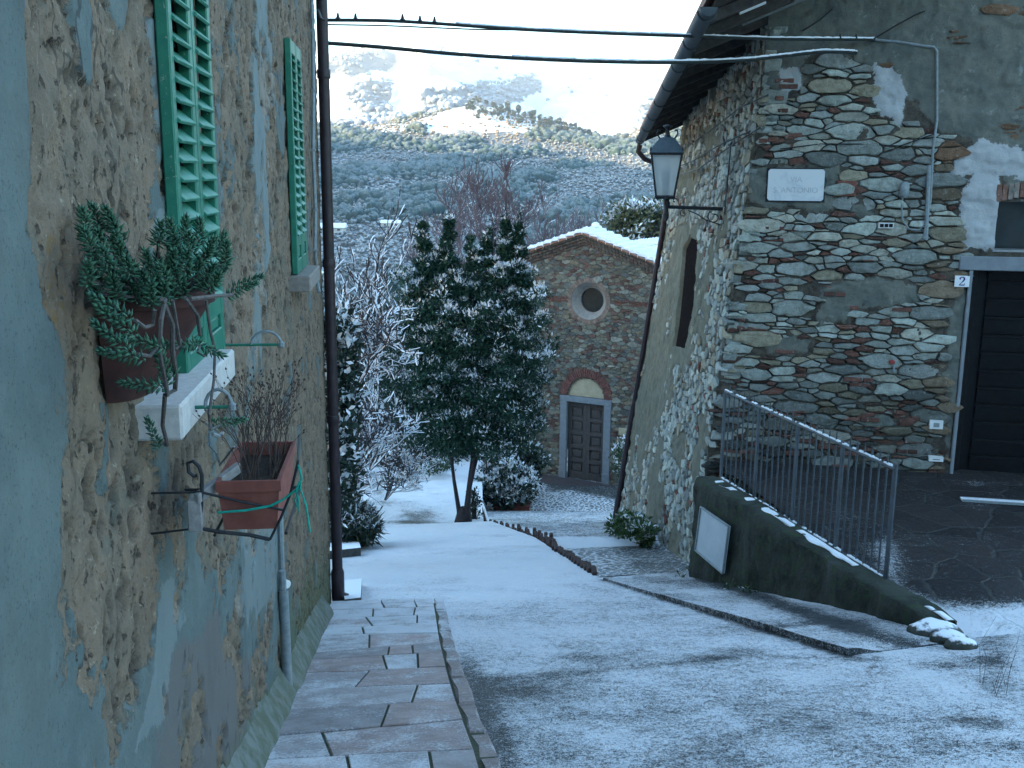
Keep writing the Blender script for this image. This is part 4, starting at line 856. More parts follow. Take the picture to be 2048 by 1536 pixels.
for a in (.04, gw-.04): b.bbox(fF(gu0+a, (ZC+gz1)/2, -.12), dF*.045, nF*.03, V((0, 0, (gz1-ZC)/2)), .006)
b.build('garage_door', M['slatdoor'], RH)
# ---- side wall: battered, rubble set in lime
SN = (cT-cB).normalized()
fT = hS(1361, 291); LS = (fB-cB).dot(dS)
# side frame: a along the wall (0 near corner .. 1 far edge), z height; bilinear in a
dSh = V((dS.x, dS.y, 0)).normalized()
nfar = (fT-fB)/(fT.z-fB.z); nnear = (cT-cB)/(cT.z-cB.z)
def fS(l, z, o=0):
    a = l/9.0; b0 = cB*(1-a)+fB*a; sl_ = nnear*(1-a)+nfar*a; return b0+sl_*(z-b0.z)+nS*o
LF_ = 9.0
ls = np.concatenate([np.arange(-.02, 9.01, .03)]); zz = np.arange(-7.6, 2.2, .03); LL, ZZ = np.meshgrid(ls, zz, indexing='ij'); l_ = LL.ravel(); z_ = ZZ.ravel()
a_ = (l_/9.0)[:, None]; B0 = np.array(cB)*(1-a_)+np.array(fB)*a_; SL_ = np.array(nnear)*(1-a_)+np.array(nfar)*a_
Pb_ = B0+SL_*(z_[:, None]-B0[:, 2:3]); q = proj(Pb_); x, y = q[:, 0], q[:, 1]
def plS(x, y, l, z):
    m = sst(.57, .64, fbm(l*1.4, z*1.6, 4, 231)+.12*sst(560, 900, y)*sst(1400, 1330, x)-.10*sst(1400, 1480, x)-.07*sst(520, 300, y)); wx = x+16*(fbm(l*3, z*3, 3, 235)-.5)
    for p in (((1345, 330), (1400, 330), (1400, 390), (1350, 390)), ((1345, 450), (1400, 440), (1410, 520), (1395, 690), (1375, 760), (1340, 720), (1330, 560)), ((1290, 620), (1345, 600), (1350, 800), (1280, 900), (1262, 860)), ((1400, 250), (1430, 240), (1450, 290), (1410, 320))): m = np.maximum(m, mask_px(wx, y+0*wx, list(p), 14)*.8)
    return m
pl_ = plS(x, y, l_, z_); slit = [(1381, 474), (1394, 481), (1394, 560), (1380, 661), (1371, 698), (1348, 693), (1356, 640), (1364, 560), (1369, 499)]
sl_in = in_poly(x, y, slit)
o_ = (fbm(l_*8, z_*8, 4, 241)-.5)*.05+pl_*.03-.005+(fbm(l_*1.6, z_*1.6, 3, 245)-.5)*.05-sl_in*.14
t = NT('side_lime_mortar')
Pm = Pb_+o_[:, None]*np.array(nS); M['mortar2'] = mortar('lime_mortar', (.068, .066, .052), (.105, .10, .078), (.045, .042, .034), (.105, .105, .077), (.15, .145, .108))
np_obj('side_wall', Pm, grid_faces(len(ls), len(zz)), M['mortar2'], RH, attrs={'pl': pl_, 'wh': np.zeros(len(x))}, smooth=True)
def oneS(f, l, z): p = fS(l, z); a, b = proj([tuple(p)])[0]; return float(f(np.array(a), np.array(b), np.array(l), np.array(z))), a, b
def keepS(cl, cz, r):
    l, z = cl, -7.6+cz
    if l < .06 or l > 8.95: return False
    g0 = S(fS(l, z).x, fS(l, z).y)
    if z < g0-.8 or z > 1.9-l*.12: return False
    m, a, b = oneS(plS, l, z)
    if in_poly(np.array([a]), np.array([b]), slit)[0]: return False
    return m < .42 or (m < .7 and random.Random(int(l*1000+z*77)).random() < .3)
def colS(cl, cz, r, g):
    if r < .05 and g.random() < .06: k = g.uniform(.6, 1.1); return (.18*k, .08*k, .06*k)
    c = PAL[g.randrange(len(PAL))]; k = g.uniform(.75, 1.15); return tuple(x_*k for x_ in c)
D2 = stones(lambda u, v, o: fS(u, -7.6+v, o), 9.0, 9.6, ((.08, 250), (.055, 2200), (.036, 9000), (.026, 7000)), 1.9, 31, keepS, colS, .009, .034)
sw = [hS(*p, -.03) for p in [(1379, 470), (1396, 478), (1396, 560), (1382, 662), (1372, 702), (1345, 696), (1354, 640), (1362, 560), (1367, 498)]]; MB().prism(sw, nS*-.02).build('slit_shade_panel', M['holedark'], RH)  # flat black panel stands in for the darkness inside the slit
stone_obj('side_stonework', D2, M['rubble'], RH)
b = MB(); b.quad(fS(9.0, -7.6, -.02), fS(9.0, 2, -.02), fS(9.0, 2)+V((6, .2, 0)), fS(9.0, -7.6)+V((6, .2, 0))); b.quad(fF(1.74, -5), fF(1.74, 2.5), fF(1.74, 2.5)+V((.3, 9, 0)), fF(1.74, -5)+V((.3, 9, 0))); b.build('rear_wall', M['mortar2'], RH)
# cornerstones: long blocks alternately lapping the corner edge
b = MB(); z = cB.z-.1; g = random.Random(9)
while z < 1.6:
    h_ = g.uniform(.09, .2); uu = float(uleft(z+h_/2)); k = g.uniform(.65, 1.0); c = PAL[g.randrange(len(PAL))]; b.col = tuple(x_*k for x_ in c); L_ = g.uniform(.12, .32)
    if g.random() < .55: b.bbox(fF(uu+L_/2-.012, z+h_/2, -.06+g.uniform(0, .012)), dF*L_/2, nF*.08, (SN*(h_/2-.012)), .018)
    z += h_
b.build('corner_stonework', M['rubble'], RH, False, False)
# ---- roof: overhanging eave with gutter, boards and rafters
gn = atY(1438, 14, 10.0); gf = atY(1290, 280, 19.0); ge = (gf-gn).normalized(); up = V((1, .06, .42))
b = MB(); b.prism([gn+V((-.02, 0, .06)), gf+V((-.02, 0, .06)), gf+up*4+V((0, 0, .06)), gn+up*4+V((0, 0, .06))], V((0, 0, .05))); M['soffit'] = simple('dark_soffit_boards', (.030, .026, .025), (.055, .05, .046), 14, .9, .5, .006); b.build('soffit', M['soffit'], RH)
b = MB(); b.prism([gn+V((-.10, -.06, .115)), gf+V((-.10, 0, .115)), gf+up*4+V((0, 0, .115)), gn+up*4+V((0, -.06, .115))], V((0, 0, .09)));
for k in range(14): b.lathe(gn+up*(.12+k*.28)+V((0, -.10, .23)), [(.085, 0), (.095, .01), (.095, .5)], 10, tuple(ge))
b.build('roof', M['tileroof'], RH, True)
n = 13; pr0 = gn.lerp(gf, .5/n); raf = MB().bbox(pr0+up*.45, up*.47, ge*.035, V((0, 0, .055)), .006).build('rafter', M['soffit'], RH)
for k in range(1, n): o = raf.copy(); COL.objects.link(o); o.parent = RH; o.location = gn.lerp(gf, (k+.5)/n)-pr0
b = MB(); m = 9; vs = []; N = 30
for i in range(N+1):
    c = gn.lerp(gf, i/N)+V((-.09, 0, .0)); s2 = ge.cross(V((0, 0, 1))).normalized()
    for k in range(m): an = math.pi+math.pi*k/(m-1); vs.append(c+s2*math.cos(an)*.082+V((0, 0, 1))*math.sin(an)*.082)
    for k in range(m): an = 2*math.pi-math.pi*k/(m-1); vs.append(c+s2*math.cos(an)*.075+V((0, 0, 1))*math.sin(an)*.075)
b.add(vs, [(i*2*m+k, i*2*m+(k+1) % (2*m), (i+1)*2*m+(k+1) % (2*m), (i+1)*2*m+k) for i in range(N) for k in range(2*m)]+[tuple(range(2*m))])
b.add(vs[:m], [tuple(range(m))])
for i in range(0, N, 4): b.tube([gn.lerp(gf, (i+.5)/N)+V((-.09, 0, 0))+s2*math.cos(math.pi+math.pi*k/8)*.087+V((0, 0, 1))*math.sin(math.pi+math.pi*k/8)*.087 for k in range(9)], .010, 5)
M['gutter'] = simple('slate_grey_gutter', (.035, .045, .052), (.06, .072, .08), 10, .55, .2, .002, .2); b.build('gutter', M['gutter'], RH, True, False)
b = MB(); e_ = gf+V((-.09, 0, -.08)); b.tube([e_, e_+V((-.02, .03, -.12)), e_+V((.10, .05, -.25)), atY(1322, 330, 19.3), atY(1331, 380, 19.25), fS(8.95, -.7, .07), fS(8.95, -3, .07), fS(8.95, -5, .07), fS(8.95, -7.2, .07)], .05, 10)
b.tube([fS(8.95, -4.55, .07), fS(8.95, -7.3, .07)], .068, 10); b.build('downpipe', M['brownpipe'], RH, True)
M['boardwood'] = simple('grey_barge_board', (.10, .115, .12), (.15, .165, .17), 8, .8, .3, .003)
p, q_ = atY(1482, 42, 11.3), atY(1640, -24, 11.3); d_ = (q_-p)/2; MB().bbox((p+q_)/2, d_, V((0, .02, 0)), d_.normalized().cross(V((0, 1, 0)))*.055, .006).build('barge_board', M['boardwood'], RH)
b = MB()
for p, q_, r in (((1478, 24), (1530, 2), .03), ((1446, 10), (1470, -4), .02)): b.tube([atY(*p, 11.0), atY(*q_, 11.0)], r, 7)
M['snow'] = simple('fresh_snow', (.70, .72, .75), (.78, .79, .80), 30, .9, .5, .006); b.build('snow', M['snow'], RH, True)
# cables and conduits on the walls
cc = [(1745, 79), (1800, 84), (1850, 92), (1868, 94), (1874, 102), (1874, 240), (1866, 300), (1861, 400), (1852, 450), (1848, 478)]
b = MB(); b.tube([hF(a, c, .055) for a, c in cc], .014, 7); b.tube([hF(1858, 330, .055), hF(1852, 480, .055)], .022, 7); b.build('conduit', M['galv'], RH, True)
b = MB()
for pts in (((1342, 315), (1380, 290), (1420, 262), (1480, 215), (1536, 190)), ((1352, 335), (1390, 320), (1430, 295), (1500, 262)), ((1350, 352), (1397, 338), (1450, 300), (1520, 255)), ((1462, 285), (1458, 330), (1452, 390), (1449, 430))): b.tube([hS(a, c, .09) for a, c in pts], .009, 5)
for pts in (((1560, 298), (1640, 288), (1720, 288), (1800, 292), (1868, 268)), ((1605, 62), (1640, 40), (1665, 18))): b.tube([hF(a, c, .06) for a, c in pts], .007, 5)
b.build('wall_cable', M['iron'], RH, True)
# ------------------------------------------------------------------ things on the facade
def plate(b, px0, py0, px1, py1, o0, o1, ch=.0, bev=.004):
    u0, v1 = uvF(px0, py0); u1, v0 = uvF(px1, py1); pts = [(u0+ch, v0), (u1-ch, v0), (u1, v0+ch), (u1, v1-ch), (u1-ch, v1), (u0+ch, v1), (u0, v1-ch), (u0, v0+ch)] if ch else [(u0, v0), (u1, v0), (u1, v1), (u0, v1)]
    b.prism([fF(a, c, o0) for a, c in pts], nF*(o1-o0)); return u0, v0, u1, v1
def text(txt, u, v, o, size, mat, parent, name, wscale=1.0, bold=0, depth=.002):
    cu_ = bpy.data.curves.new('lettering', 'FONT'); cu_.body = txt; cu_.size = size; cu_.align_x = 'CENTER'; cu_.align_y = 'CENTER'; cu_.extrude = depth; cu_.offset = bold; cu_.resolution_u = 4
    tmp = bpy.data.objects.new('lettering', cu_); COL.objects.link(tmp); bpy.context.view_layer.update(); me = bpy.data.meshes.new_from_object(tmp.evaluated_get(bpy.context.evaluated_depsgraph_get())); bpy.data.objects.remove(tmp)
    b = MB(); vs = [fF(u+p.co.x*wscale, v+p.co.y, o+p.co.z) for p in me.vertices]; b.add(vs, [tuple(p.vertices) for p in me.polygons]); return b.build(name, mat, parent)
t = NT('white_marble'); f = t.noise(3.2, 6, .7, dist=1.5); t.col(t.mix(t.step(f, .5, .62), (.54, .55, .55), (.47, .485, .50))).rough(.5); M['marble'] = t.m
M['engrave'] = simple('worn_engraved_letters', (.30, .32, .34), (.46, .47, .48), 60, .8, .1, .001)
st = thing('street_sign', 'white marble street name plaque with clipped corners on the rubble wall', 'sign', hF(1590, 402, .03))
b = MB(); u0, v0, u1, v1 = plate(b, 1537, 338, 1645, 402, .035, .062, .022); b.build('plaque', M['marble'], st)
b = MB(); plate(b, 1534, 335, 1648, 405, .02, .036); b.build('backing', M['iron'], st)
text('VIA', (u0+u1)/2+.0, v0+(v1-v0)*.67, .0625, .085, M['engrave'], st, 'street_name'); text('S. ANTONIO', (u0+u1)/2, v0+(v1-v0)*.33, .0625, .085, M['engrave'], st, 'street_name')
hn = thing('house_number', 'small white number plate by the corner of the garage lintel', 'number plate', hF(1921, 573, .06)); b = MB(); u0, v0, u1, v1 = plate(b, 1908, 550, 1935, 573, .052, .066); M['enamel'] = simple('white_enamel', (.58, .60, .62), (.66, .67, .68), 30, .35, .1, .001); b.build('plate', M['enamel'], hn)
M['navy'] = simple('dark_blue_enamel', (.015, .012, .10), (.02, .016, .13), 30, .4, .1, .001)
def ribbon2(u, v, s):                    # a serifed 2: thick-thin stroke
    pts = [(-.26, .24, .05), (-.24, .34, .07), (-.12, .43, .055), (.04, .46, .05), (.19, .38, .085), (.22, .22, .095), (.12, .04, .07), (-.06, -.16, .04), (-.24, -.36, .035), (-.27, -.42, .04)]
    b = MB(); L = []
    for i, (a, c, w_) in enumerate(pts):
        p0, p1 = pts[max(i-1, 0)], pts[min(i+1, len(pts)-1)]; d = V((p1[0]-p0[0], p1[1]-p0[1], 0)).normalized(); nn = V((-d.y, d.x, 0)); L.append((a+nn.x*w_, c+nn.y*w_, a-nn.x*w_, c-nn.y*w_))
    for A_, B_ in zip(L[:-1], L[1:]): b.prism([fF(u+x_*s, v+y_*s, .0662) for x_, y_ in ((A_[0], A_[1]), (B_[0], B_[1]), (B_[2], B_[3]), (A_[2], A_[3]))], nF*.002)
    b.prism([fF(u+x_*s, v+y_*s, .0663) for x_, y_ in ((-.30, -.46), (.27, -.46), (.31, -.18), (.26, -.20), (.20, -.33), (-.2, -.35))], nF*.002); b.lathe(fF(u-.22*s, v+.25*s, .0662), [(.075*s, 0), (.075*s, .002)], 10, tuple(nF)); return b
ribbon2((u0+u1)/2, (v0+v1)/2, (v1-v0)*.82).build('numeral', M['navy'], hn)
bx = thing('junction_box', 'small grey rounded electrical cap with a looped cable', 'electrical box', hF(1808, 393, .05)); b = MB(); b.lathe(hF(1808, 392, .07), [(.03, -.02), (.045, 0), (.052, .01), (.052, .11), (.042, .14), (.02, .155)], 10); b.build('cap', M['galv'], bx, True)
b = MB(); b.tube([hF(1806, 392, .05), hF(1803, 410, .05), hF(1805, 440, .05), hF(1818, 458, .05), hF(1838, 460, .05), hF(1848, 450, .05)], .010, 6); b.build('cable', M['galv'], bx, True)
vt = thing('air_vent', 'tiny white framed air vent with dark holes in the rubble', 'vent', hF(1771, 456, .03)); b = MB(); plate(b, 1756, 445, 1785, 456, .0, .062); b.build('vent_frame', M['white'], vt)
b = MB()
for k in range(3): plate(b, 1758.5+9*k, 447, 1765.5+9*k, 454, .055, .065)
b.build('vent_holes', M['holedark'], vt)
for lab, r_ in (('white square meter box set low in the wall beside the garage', (1858, 838, 1883, 856)), ('pale broken meter box below the square one near the ground', (1856, 910, 1884, 921))):
    mb_ = thing('meter_box', lab, 'meter box', hF(r_[0]+12, r_[3], .03)); b = MB(); plate(b, *r_, -.0, .066); b.build('box_frame', M['white'], mb_); b = MB(); plate(b, r_[0]+7, r_[1]+5, r_[2]-7, r_[3]-4, .06, .069); b.build('box_lid', M['galv'] if r_[1] < 900 else M['mortar'], mb_)
tp = thing('water_tap', 'small red handled tap on the rubble wall', 'tap', hF(1787, 745, .05)); b = MB(); b.bbox(hF(1784, 724, .07), dF*.03, nF*.03, V((0, 0, .02)), .008); M['red'] = simple('faded_red_paint', (.20, .03, .03), (.28, .05, .045), 30, .5, .1, .001); b.build('handle', M['red'], tp)
b = MB(); b.tube([hF(1788, 733, .0), hF(1788, 733, .08), hF(1788, 745, .09)], .012, 6); b.build('spout', M['galv'], tp, True)
# ------------------------------------------------------------------ wall lantern on its bracket
wp = hS(1447, 418, .03); arm = wp.x-atY(1333, 418, wp.y).x
ln = thing('wall_lantern', 'wrought iron wall lantern with frosted panes on a scrolled bracket', 'lantern', wp)
b = MB(); tip = wp+V((-arm, 0, .0)); b.tube([wp, tip+V((.02, 0, .02))], .022, 8); b.bbox(wp+V((.02, 0, -.05)), V((.02, 0, 0)), V((0, .03, 0)), V((0, 0, .16)), .006)
def scroll(c, r0, r1, a0, a1, n=14): return [c+V((math.cos(a0+(a1-a0)*k/n), 0, math.sin(a0+(a1-a0)*k/n)))*(r0+(r1-r0)*k/n) for k in range(n+1)]
b.tube([wp+V((-arm*.62, 0, -.02)), wp+V((-arm*.45, 0, -.07)), wp+V((-arm*.3, 0, -.14)), wp+V((-.02, 0, -.20))], .008, 6); b.tube(scroll(wp+V((-.11, 0, -.10)), .09, .03, 2.2, 8.0), .008, 6); b.tube(scroll(wp+V((-arm*.7, 0, -.06)), .05, .015, 1.5, 7.5), .007, 6); b.build('bracket', M['iron'], ln, True)
lc = atY(1330, 398, wp.y); hd = V((.15, 1, 0)).normalized(); hr = V((1, -.15, 0)).normalized()
pxm = wp.y/.985/FPX
b = MB(); b.lathe(tip+V((.0, 0, -.06)), [(.012, -.10), (.03, -.06), (.032, .0), (.022, .06), (.045, .12), (.03, .16), (.06, .20)], 10); b.build('stem', M['iron'], ln, True)
zb_, zt_, zr_, = lc.z+.03, lc.z+86*pxm, lc.z+114*pxm; wb_, wt_, wr_ = 17*pxm, 29*pxm, 15*pxm; cx_ = V((lc.x, lc.y, 0))
cor = lambda w_, z, i, j: cx_+hr*w_*i+hd*w_*j+V((0, 0, z))
b = MB()
for i, j in ((-1, -1), (1, -1), (1, 1), (-1, 1)): b.tube([cor(wb_, zb_, i, j), cor(wt_, zt_, i, j)], .013, 6)
for w_, z, r in ((wb_, zb_, .02), (wt_, zt_, .022)):
    c = [cor(w_, z, i, j) for i, j in ((-1, -1), (1, -1), (1, 1), (-1, 1), (-1, -1))]
    for p, q_ in zip(c[:-1], c[1:]): b.tube([p, q_], r, 6)
for i, j in ((-1, -1), (1, -1), (1, 1), (-1, 1)):
    b.tube(scroll(cor(wb_*1.1, zb_-.05, i, j), .035, .01, 0, 5), .007, 5); b.lathe(cor(wt_*1.03, zt_+.02, i, j), [(.012, 0), (.016, .02), (.004, .06)], 6)
b.prism([cor(wb_, zb_-.03, i, j) for i, j in ((-1, -1), (1, -1), (1, 1), (-1, 1))], V((0, 0, .02))); b.build('lantern_frame', M['iron'], ln, True)
t = NT('frosted_lantern_glass'); t.col((.62, .66, .66)).rough(.5).set('Transmission Weight', .55); M['lglass'] = t.m
b = MB(); f_ = .93
for (i, j), (k, l) in (((-1, -1), (1, -1)), ((1, -1), (1, 1)), ((1, 1), (-1, 1)), ((-1, 1), (-1, -1))): b.quad(cor(wb_*f_, zb_, i, j), cor(wb_*f_, zb_, k, l), cor(wt_*f_, zt_, k, l), cor(wt_*f_, zt_, i, j))
b.build('glass', M['lglass'], ln)
b = MB(); vs = [cor(wt_*1.12, zt_+.01, i, j) for i, j in ((-1, -1), (1, -1), (1, 1), (-1, 1))]+[cor(wt_*1.06, zt_+.045, i, j) for i, j in ((-1, -1), (1, -1), (1, 1), (-1, 1))]+[cor(wr_, zr_, i, j) for i, j in ((-1, -1), (1, -1), (1, 1), (-1, 1))]+[cor(wr_*.5, zr_+.02, i, j) for i, j in ((-1, -1), (1, -1), (1, 1), (-1, 1))]
b.add(vs, [(r*4+k, r*4+(k+1) % 4, (r+1)*4+(k+1) % 4, (r+1)*4+k) for r in range(3) for k in range(4)]+[(0, 1, 2, 3), (12, 13, 14, 15)]); M['lroof'] = simple('slate_painted_hood', (.05, .07, .085), (.075, .095, .11), 20, .45, .2, .002, .2); b.build('hood', M['lroof'], ln)
b = MB(); b.lathe(cx_+V((0, 0, zr_+.01)), [(.05, 0), (.03, .04), (.022, .10), (.035, .12), (.06, .135), (.05, .15), (.01, .16)], 10)
for i, j in ((-1, -1), (1, -1), (1, 1), (-1, 1)): b.tube([cor(wr_*.9, zr_, i, j), cor(wr_*1.3, zr_+.05, i, j), cor(wr_*1.25, zr_+.10, i, j), cor(wr_*.95, zr_+.10, i, j)], .009, 5)
b.build('finial', M['iron'], ln, True); b = MB(); b.lathe(cx_+V((0, 0, zb_)), [(.045, 0), (.05, .02), (.05, .12), (.035, .14), (.05, .22), (.05, .30), (.03, .34)], 10); b.build('bulb', M['galv'], ln, True)
# ------------------------------------------------------------------ retaining wall, railing, board
RW = thing('retaining_wall', 'low mossy concrete retaining wall with snow along its sloping top', 'wall', rB0); fd = V((rB1.x-rB0.x, rB1.y-rB0.y, 0)).normalized(); fn = V((fd.y, -fd.x, 0)); fn = -fn if fn.x > 0 else fn
hW = lambda px, py, o=0: hit(px, py, rB0+fn*o, fn)
tops = [hW(*p) for p in ((1408, 966), (1440, 985), (1500, 1022), (1575, 1072), (1665, 1130), (1760, 1185), (1800, 1205), (1838, 1232), (1862, 1250))]
l0 = [(p-rB0).dot(fd) for p in tops]; tz = [p.z for p in tops]; Lw = l0[-1]; N = 150; J = 20; vs = []; attr_s = []
for i in range(N):
    l = l0[0]-.2+(Lw-l0[0]+.2)*i/(N-1); zt_ = float(np.interp(l, l0, tz))+.02*(float(vn(np.array(l*7), np.array(.5), 9))-.5); p = rB0+fd*l; zb_ = -5.2
    for j in range(J):
        z = zb_+(zt_-zb_)*j/(J-1); o = .13*(float(fbm(np.array(l*3.5), np.array(z*3.5), 5, 7, .62))-.5)+.03*(j < 6); vs.append(V((p.x, p.y, z))+fn*o)
    for o in (-.08, -.16, -.24): vs.append(V((p.x, p.y, zt_+.012*float(vn(np.array(l*11), np.array(o*30), 3))))+fn*o)
    vs.append(V((p.x, p.y, zb_))-fn*.24)
t = NT('mossy_concrete'); f = t.noise(5, 6, .7); c = t.mix(t.step(f, .35, .6), (.014, .019, .014), (.036, .040, .032)); c = t.mix(t.step(t.noise(11, 5, .7), .5, .66), c, (.030, .050, .020)); c = t.mix(t.math('MULTIPLY', t.step(t.noise(2.2, 4, .6, t.mapped((1, 1, .3))), .58, .72), .7), c, (.065, .068, .064)); c = t.mix(t.step(t.noise(70, 3), .66, .74), c, (.09, .09, .083))
t.col(c).rough(.9).bump(t.math('ADD', t.noise(25, 6, .7), f), .9, .02); M['moss'] = t.m
np_obj('wall', [tuple(p) for p in vs], grid_faces(N, J+4), M['moss'], RW, smooth=True)
vs2 = []
for i in range(N):
    l = l0[0]+(Lw-l0[0]+.0)*i/(N-1); zt_ = float(np.interp(l, l0, tz)); p = rB0+fd*l; th = .016*float(sst(.42, .62, vn(np.array(l*6), np.array(3.), 13)))-.008; wv = .05*float(vn(np.array(l*6), np.array(7.), 14)); th *= 1.0 if l < l0[5] else 1.6
    for o, h_ in ((-.10-wv, -.02), (-.115-wv, th*.6), (-.14, th), (-.18, th), (-.225+wv*.3, th*.6), (-.24, -.02)): vs2.append(V((p.x, p.y, zt_+h_+.004))+fn*o)
np_obj('snow_cap', [tuple(p) for p in vs2], grid_faces(N, 6), M['snow'], RW, smooth=True)
NB = thing('notice_board', 'blank pale board in a thin frame fixed to the mossy retaining wall', 'board', hW(1447, 1146, .03)); cr = [hW(*p, .05) for p in ((1402, 1014), (1458, 1053), (1446, 1147), (1391, 1100))]
M['panel'] = simple('pale_grey_panel', (.36, .40, .43), (.43, .465, .49), 5, .45, .1, .001); b = MB(); b.prism(cr, -fn*.02); b.build('panel', M['panel'], NB)
b = MB()
for p, q_ in zip(cr, cr[1:]+cr[:1]): b.tube([p+fn*.004, q_+fn*.004], .012, 6)
b.build('frame', M['galv'], NB, True)
r0 = atZ(1441, 968, ZC); r1_ = atZ(1770, 1172, ZC); zt0 = atY(1438, 782, r0.y).z; zt1 = atY(1778, 938, r1_.y).z; zl0 = atY(1452, 962, r0.y-.1).z; zl1 = atY(1762, 1155, r1_.y+.05).z
M['rail'] = simple('grey_blue_painted_iron', (.05, .06, .07), (.075, .09, .105), 12, .45, .2, .002, .2)
RL = thing('railing', 'grey iron railing with pointed bars on top of the retaining wall', 'railing', r0)
lr = lambda a, z0, z1: r0.lerp(r1_, a)*1.0
def at(a, za, zb_): p = r0.lerp(r1_, a); return V((p.x, p.y, za+(zb_-za)*a))
b = MB(); b.tube([at(0, zt0, zt1), at(1, zt0, zt1)], .016, 8); b.build('top_rail', M['rail'], RL, True); b = MB(); b.tube([at(0, zl0, zl1), at(1, zl0, zl1)], .014, 8); b.build('bottom_rail', M['rail'], RL, True)
b = MB(); g = random.Random(4)
for (za, zc) in ((zt0, zt1), (zl0, zl1)):
    for k in range(60):
        if g.random() < .78: b.tube([at((k+.05)/60, za+.015, zc+.015), at((k+.95)/60, za+.017, zc+.017)], g.uniform(.009, .014), 6)
b.build('rail_snow', M['snow'], RL, True); RL_ = []
def rep(first, name, mat, mk, poss):
    base = None
    for p in poss:
        if base is None:
            base = mk(p); base.location = V((0, 0, 0)); base_p = p; o = base
        else: o = base.copy(); COL.objects.link(o); o.parent = RL; o.location = p-base_p
mkpost = lambda p: MB().bbox(p+V((0, 0, (zt0-ZC)/2-.05)), (r1_-r0).normalized()*.024, (r1_-r0).normalized().cross(V((0, 0, 1)))*.010, V((0, 0, (zt0-ZC)/2+.06)), .004).build('post', M['rail'], RL)
gz = lambda a: float(np.interp((r0.lerp(r1_, a)-rB0).dot(fd), l0, tz))
rep(None, 'post', None, mkpost, [V((at(a, 0, 0).x, at(a, 0, 0).y, ZC)) for a in (0, .25, .5, .75, 1)])
def mkbar(p): b = MB(); b.tube([p+V((0, 0, -.10)), p+V((0, 0, (zt0-zl0)+.03)), p+V((0, 0, (zt0-zl0)+.085))], [.0085, .0085, .003], 6); return b.build('bar', M['rail'], RL, True)
rep(None, 'bar', None, mkbar, [at((k+j/7)/4, zl0, zl1) for k in range(4) for j in range(1, 7)])
gr = thing('drain_grate', 'narrow snow-dusted drain grate across the dark yard', 'drain', atZ(1985, 1002, ZC+.012)); p, q_ = atZ(1922, 998, ZC+.02), atZ(2110, 1010, ZC+.02); d_ = (q_-p)
b = MB(); sd_ = d_.normalized().cross(V((0, 0, 1)))
for s_ in (-.05, .05): b.box((p+q_)/2+sd_*s_, d_/2, sd_*.008, V((0, 0, .012)))
b.build('grate_frame', M['galv'], gr); b = MB()
for k in range(60): b.box(p+d_*(k+.5)/60+V((0, 0, .0)), d_/60*.28, sd_*.045, V((0, 0, .011)))
b.build('slats', M['snow'], gr)
# broken mossy stones at the end of the retaining wall
for i, (px, py, r, lab) in enumerate(((1868, 1272, .15, 'mossy broken stone at the very end of the retaining wall'), (1898, 1284, .11, 'small dark mossy stone between the wall end and the snow'), (1922, 1296, .09, 'last little dark stone trailing from the wall end'), (1872, 1248, .09, 'snow-capped lump on the crumbled wall end'))):
    p = onG(px, py, S); v, f = ico(2); g = np.random.default_rng(i); vv_ = v*np.array([1.3, .9, .62])*r*(1+.3*(fbm(v[:, 0]*2+i, v[:, 1]*2+v[:, 2], 3, i)-.5)[:, None]); M['mossrock'] = M.get('mossrock') or snowy('mossy_rock', (.028, .034, .024), (.06, .062, .055), 14, .72, .95, .9, 16, 0, .22)
    o = np_obj('broken_stone', vv_+np.array(p+V((0, 0, r*.2))), f, M['mossrock'], None, smooth=True); tag(o, lab, 'stone', 'broken stones at the wall end')
# ------------------------------------------------------------------ chapel
c0 = onG(1217, 968, zfore, 20, 40); c1 = onG(1122, 954, zfore, 20, 40); c1 = V((c1.x, c1.y, c0.z)); dC = V((c0.x-c1.x, c0.y-c1.y, 0)).normalized(); nC = V((dC.y, -dC.x, 0)); nC = nC if nC.y < 0 else -nC
def fC(u, v, o=0): return c0+dC*u+V((0, 0, v-c0.z))+nC*o
def uvC(px, py):
    p = hit(px, py, c0, nC); return (p-c0).dot(dC), p.z
def polyC(*pts): return [uvC(*p) for p in pts]
CH = thing('chapel', 'small rubble stone chapel with a snowy gable roof and round window', 'chapel', c0)
ua, va = uvC(1171, 462); ul, vl = uvC(1034, 508); ur = ua+(ua-ul); ur2, vr = uvC(1315, 527); ztop = lambda u: va-abs(u-ua)*(va-vl)/(ua-ul)
zg = c0.z-.3; GC = dict(u0=ul, v0=zg); us = np.arange(ul, ur, .04); vv = np.arange(zg, va+.1, .04); UU, VV_ = np.meshgrid(us, vv, indexing='ij'); u_ = UU.ravel(); v_ = VV_.ravel()
ou, ov = uvC(1177, 602); OR, OI = .54, .36
du0, dv1 = uvC(1122, 794)[0], uvC(1172, 795)[1]; du1 = uvC(1221, 880)[0]; dm = (du0+du1)/2; hw = (du1-du0)/2
Pm = np.array(c0)+u_[:, None]*np.array(dC)+(v_-c0.z)[:, None]*np.array((0, 0, 1.))+((fbm(u_*9, v_*9, 4, 301)-.5)*.03)[:, None]*np.array(nC)
F = grid_faces(len(us), len(vv)); cu = u_[F].mean(1); cv = v_[F].mean(1)
ok = (cv < va-np.abs(cu-ua)*(va-vl)/(ua-ul)-.06) & (np.hypot(cu-ou, cv-ov) > OR+.03) & ~((np.abs(cu-dm) < hw-.10) & (cv < dv1-.05)) & ~((np.hypot(cu-dm, cv-dv1) < hw*.70) & (cv >= dv1-.05))
M['mortar3'] = mortar('chapel_mortar', (.085, .068, .054), (.12, .096, .074), (.055, .044, .036), (.17, .15, .115), (.21, .185, .145))
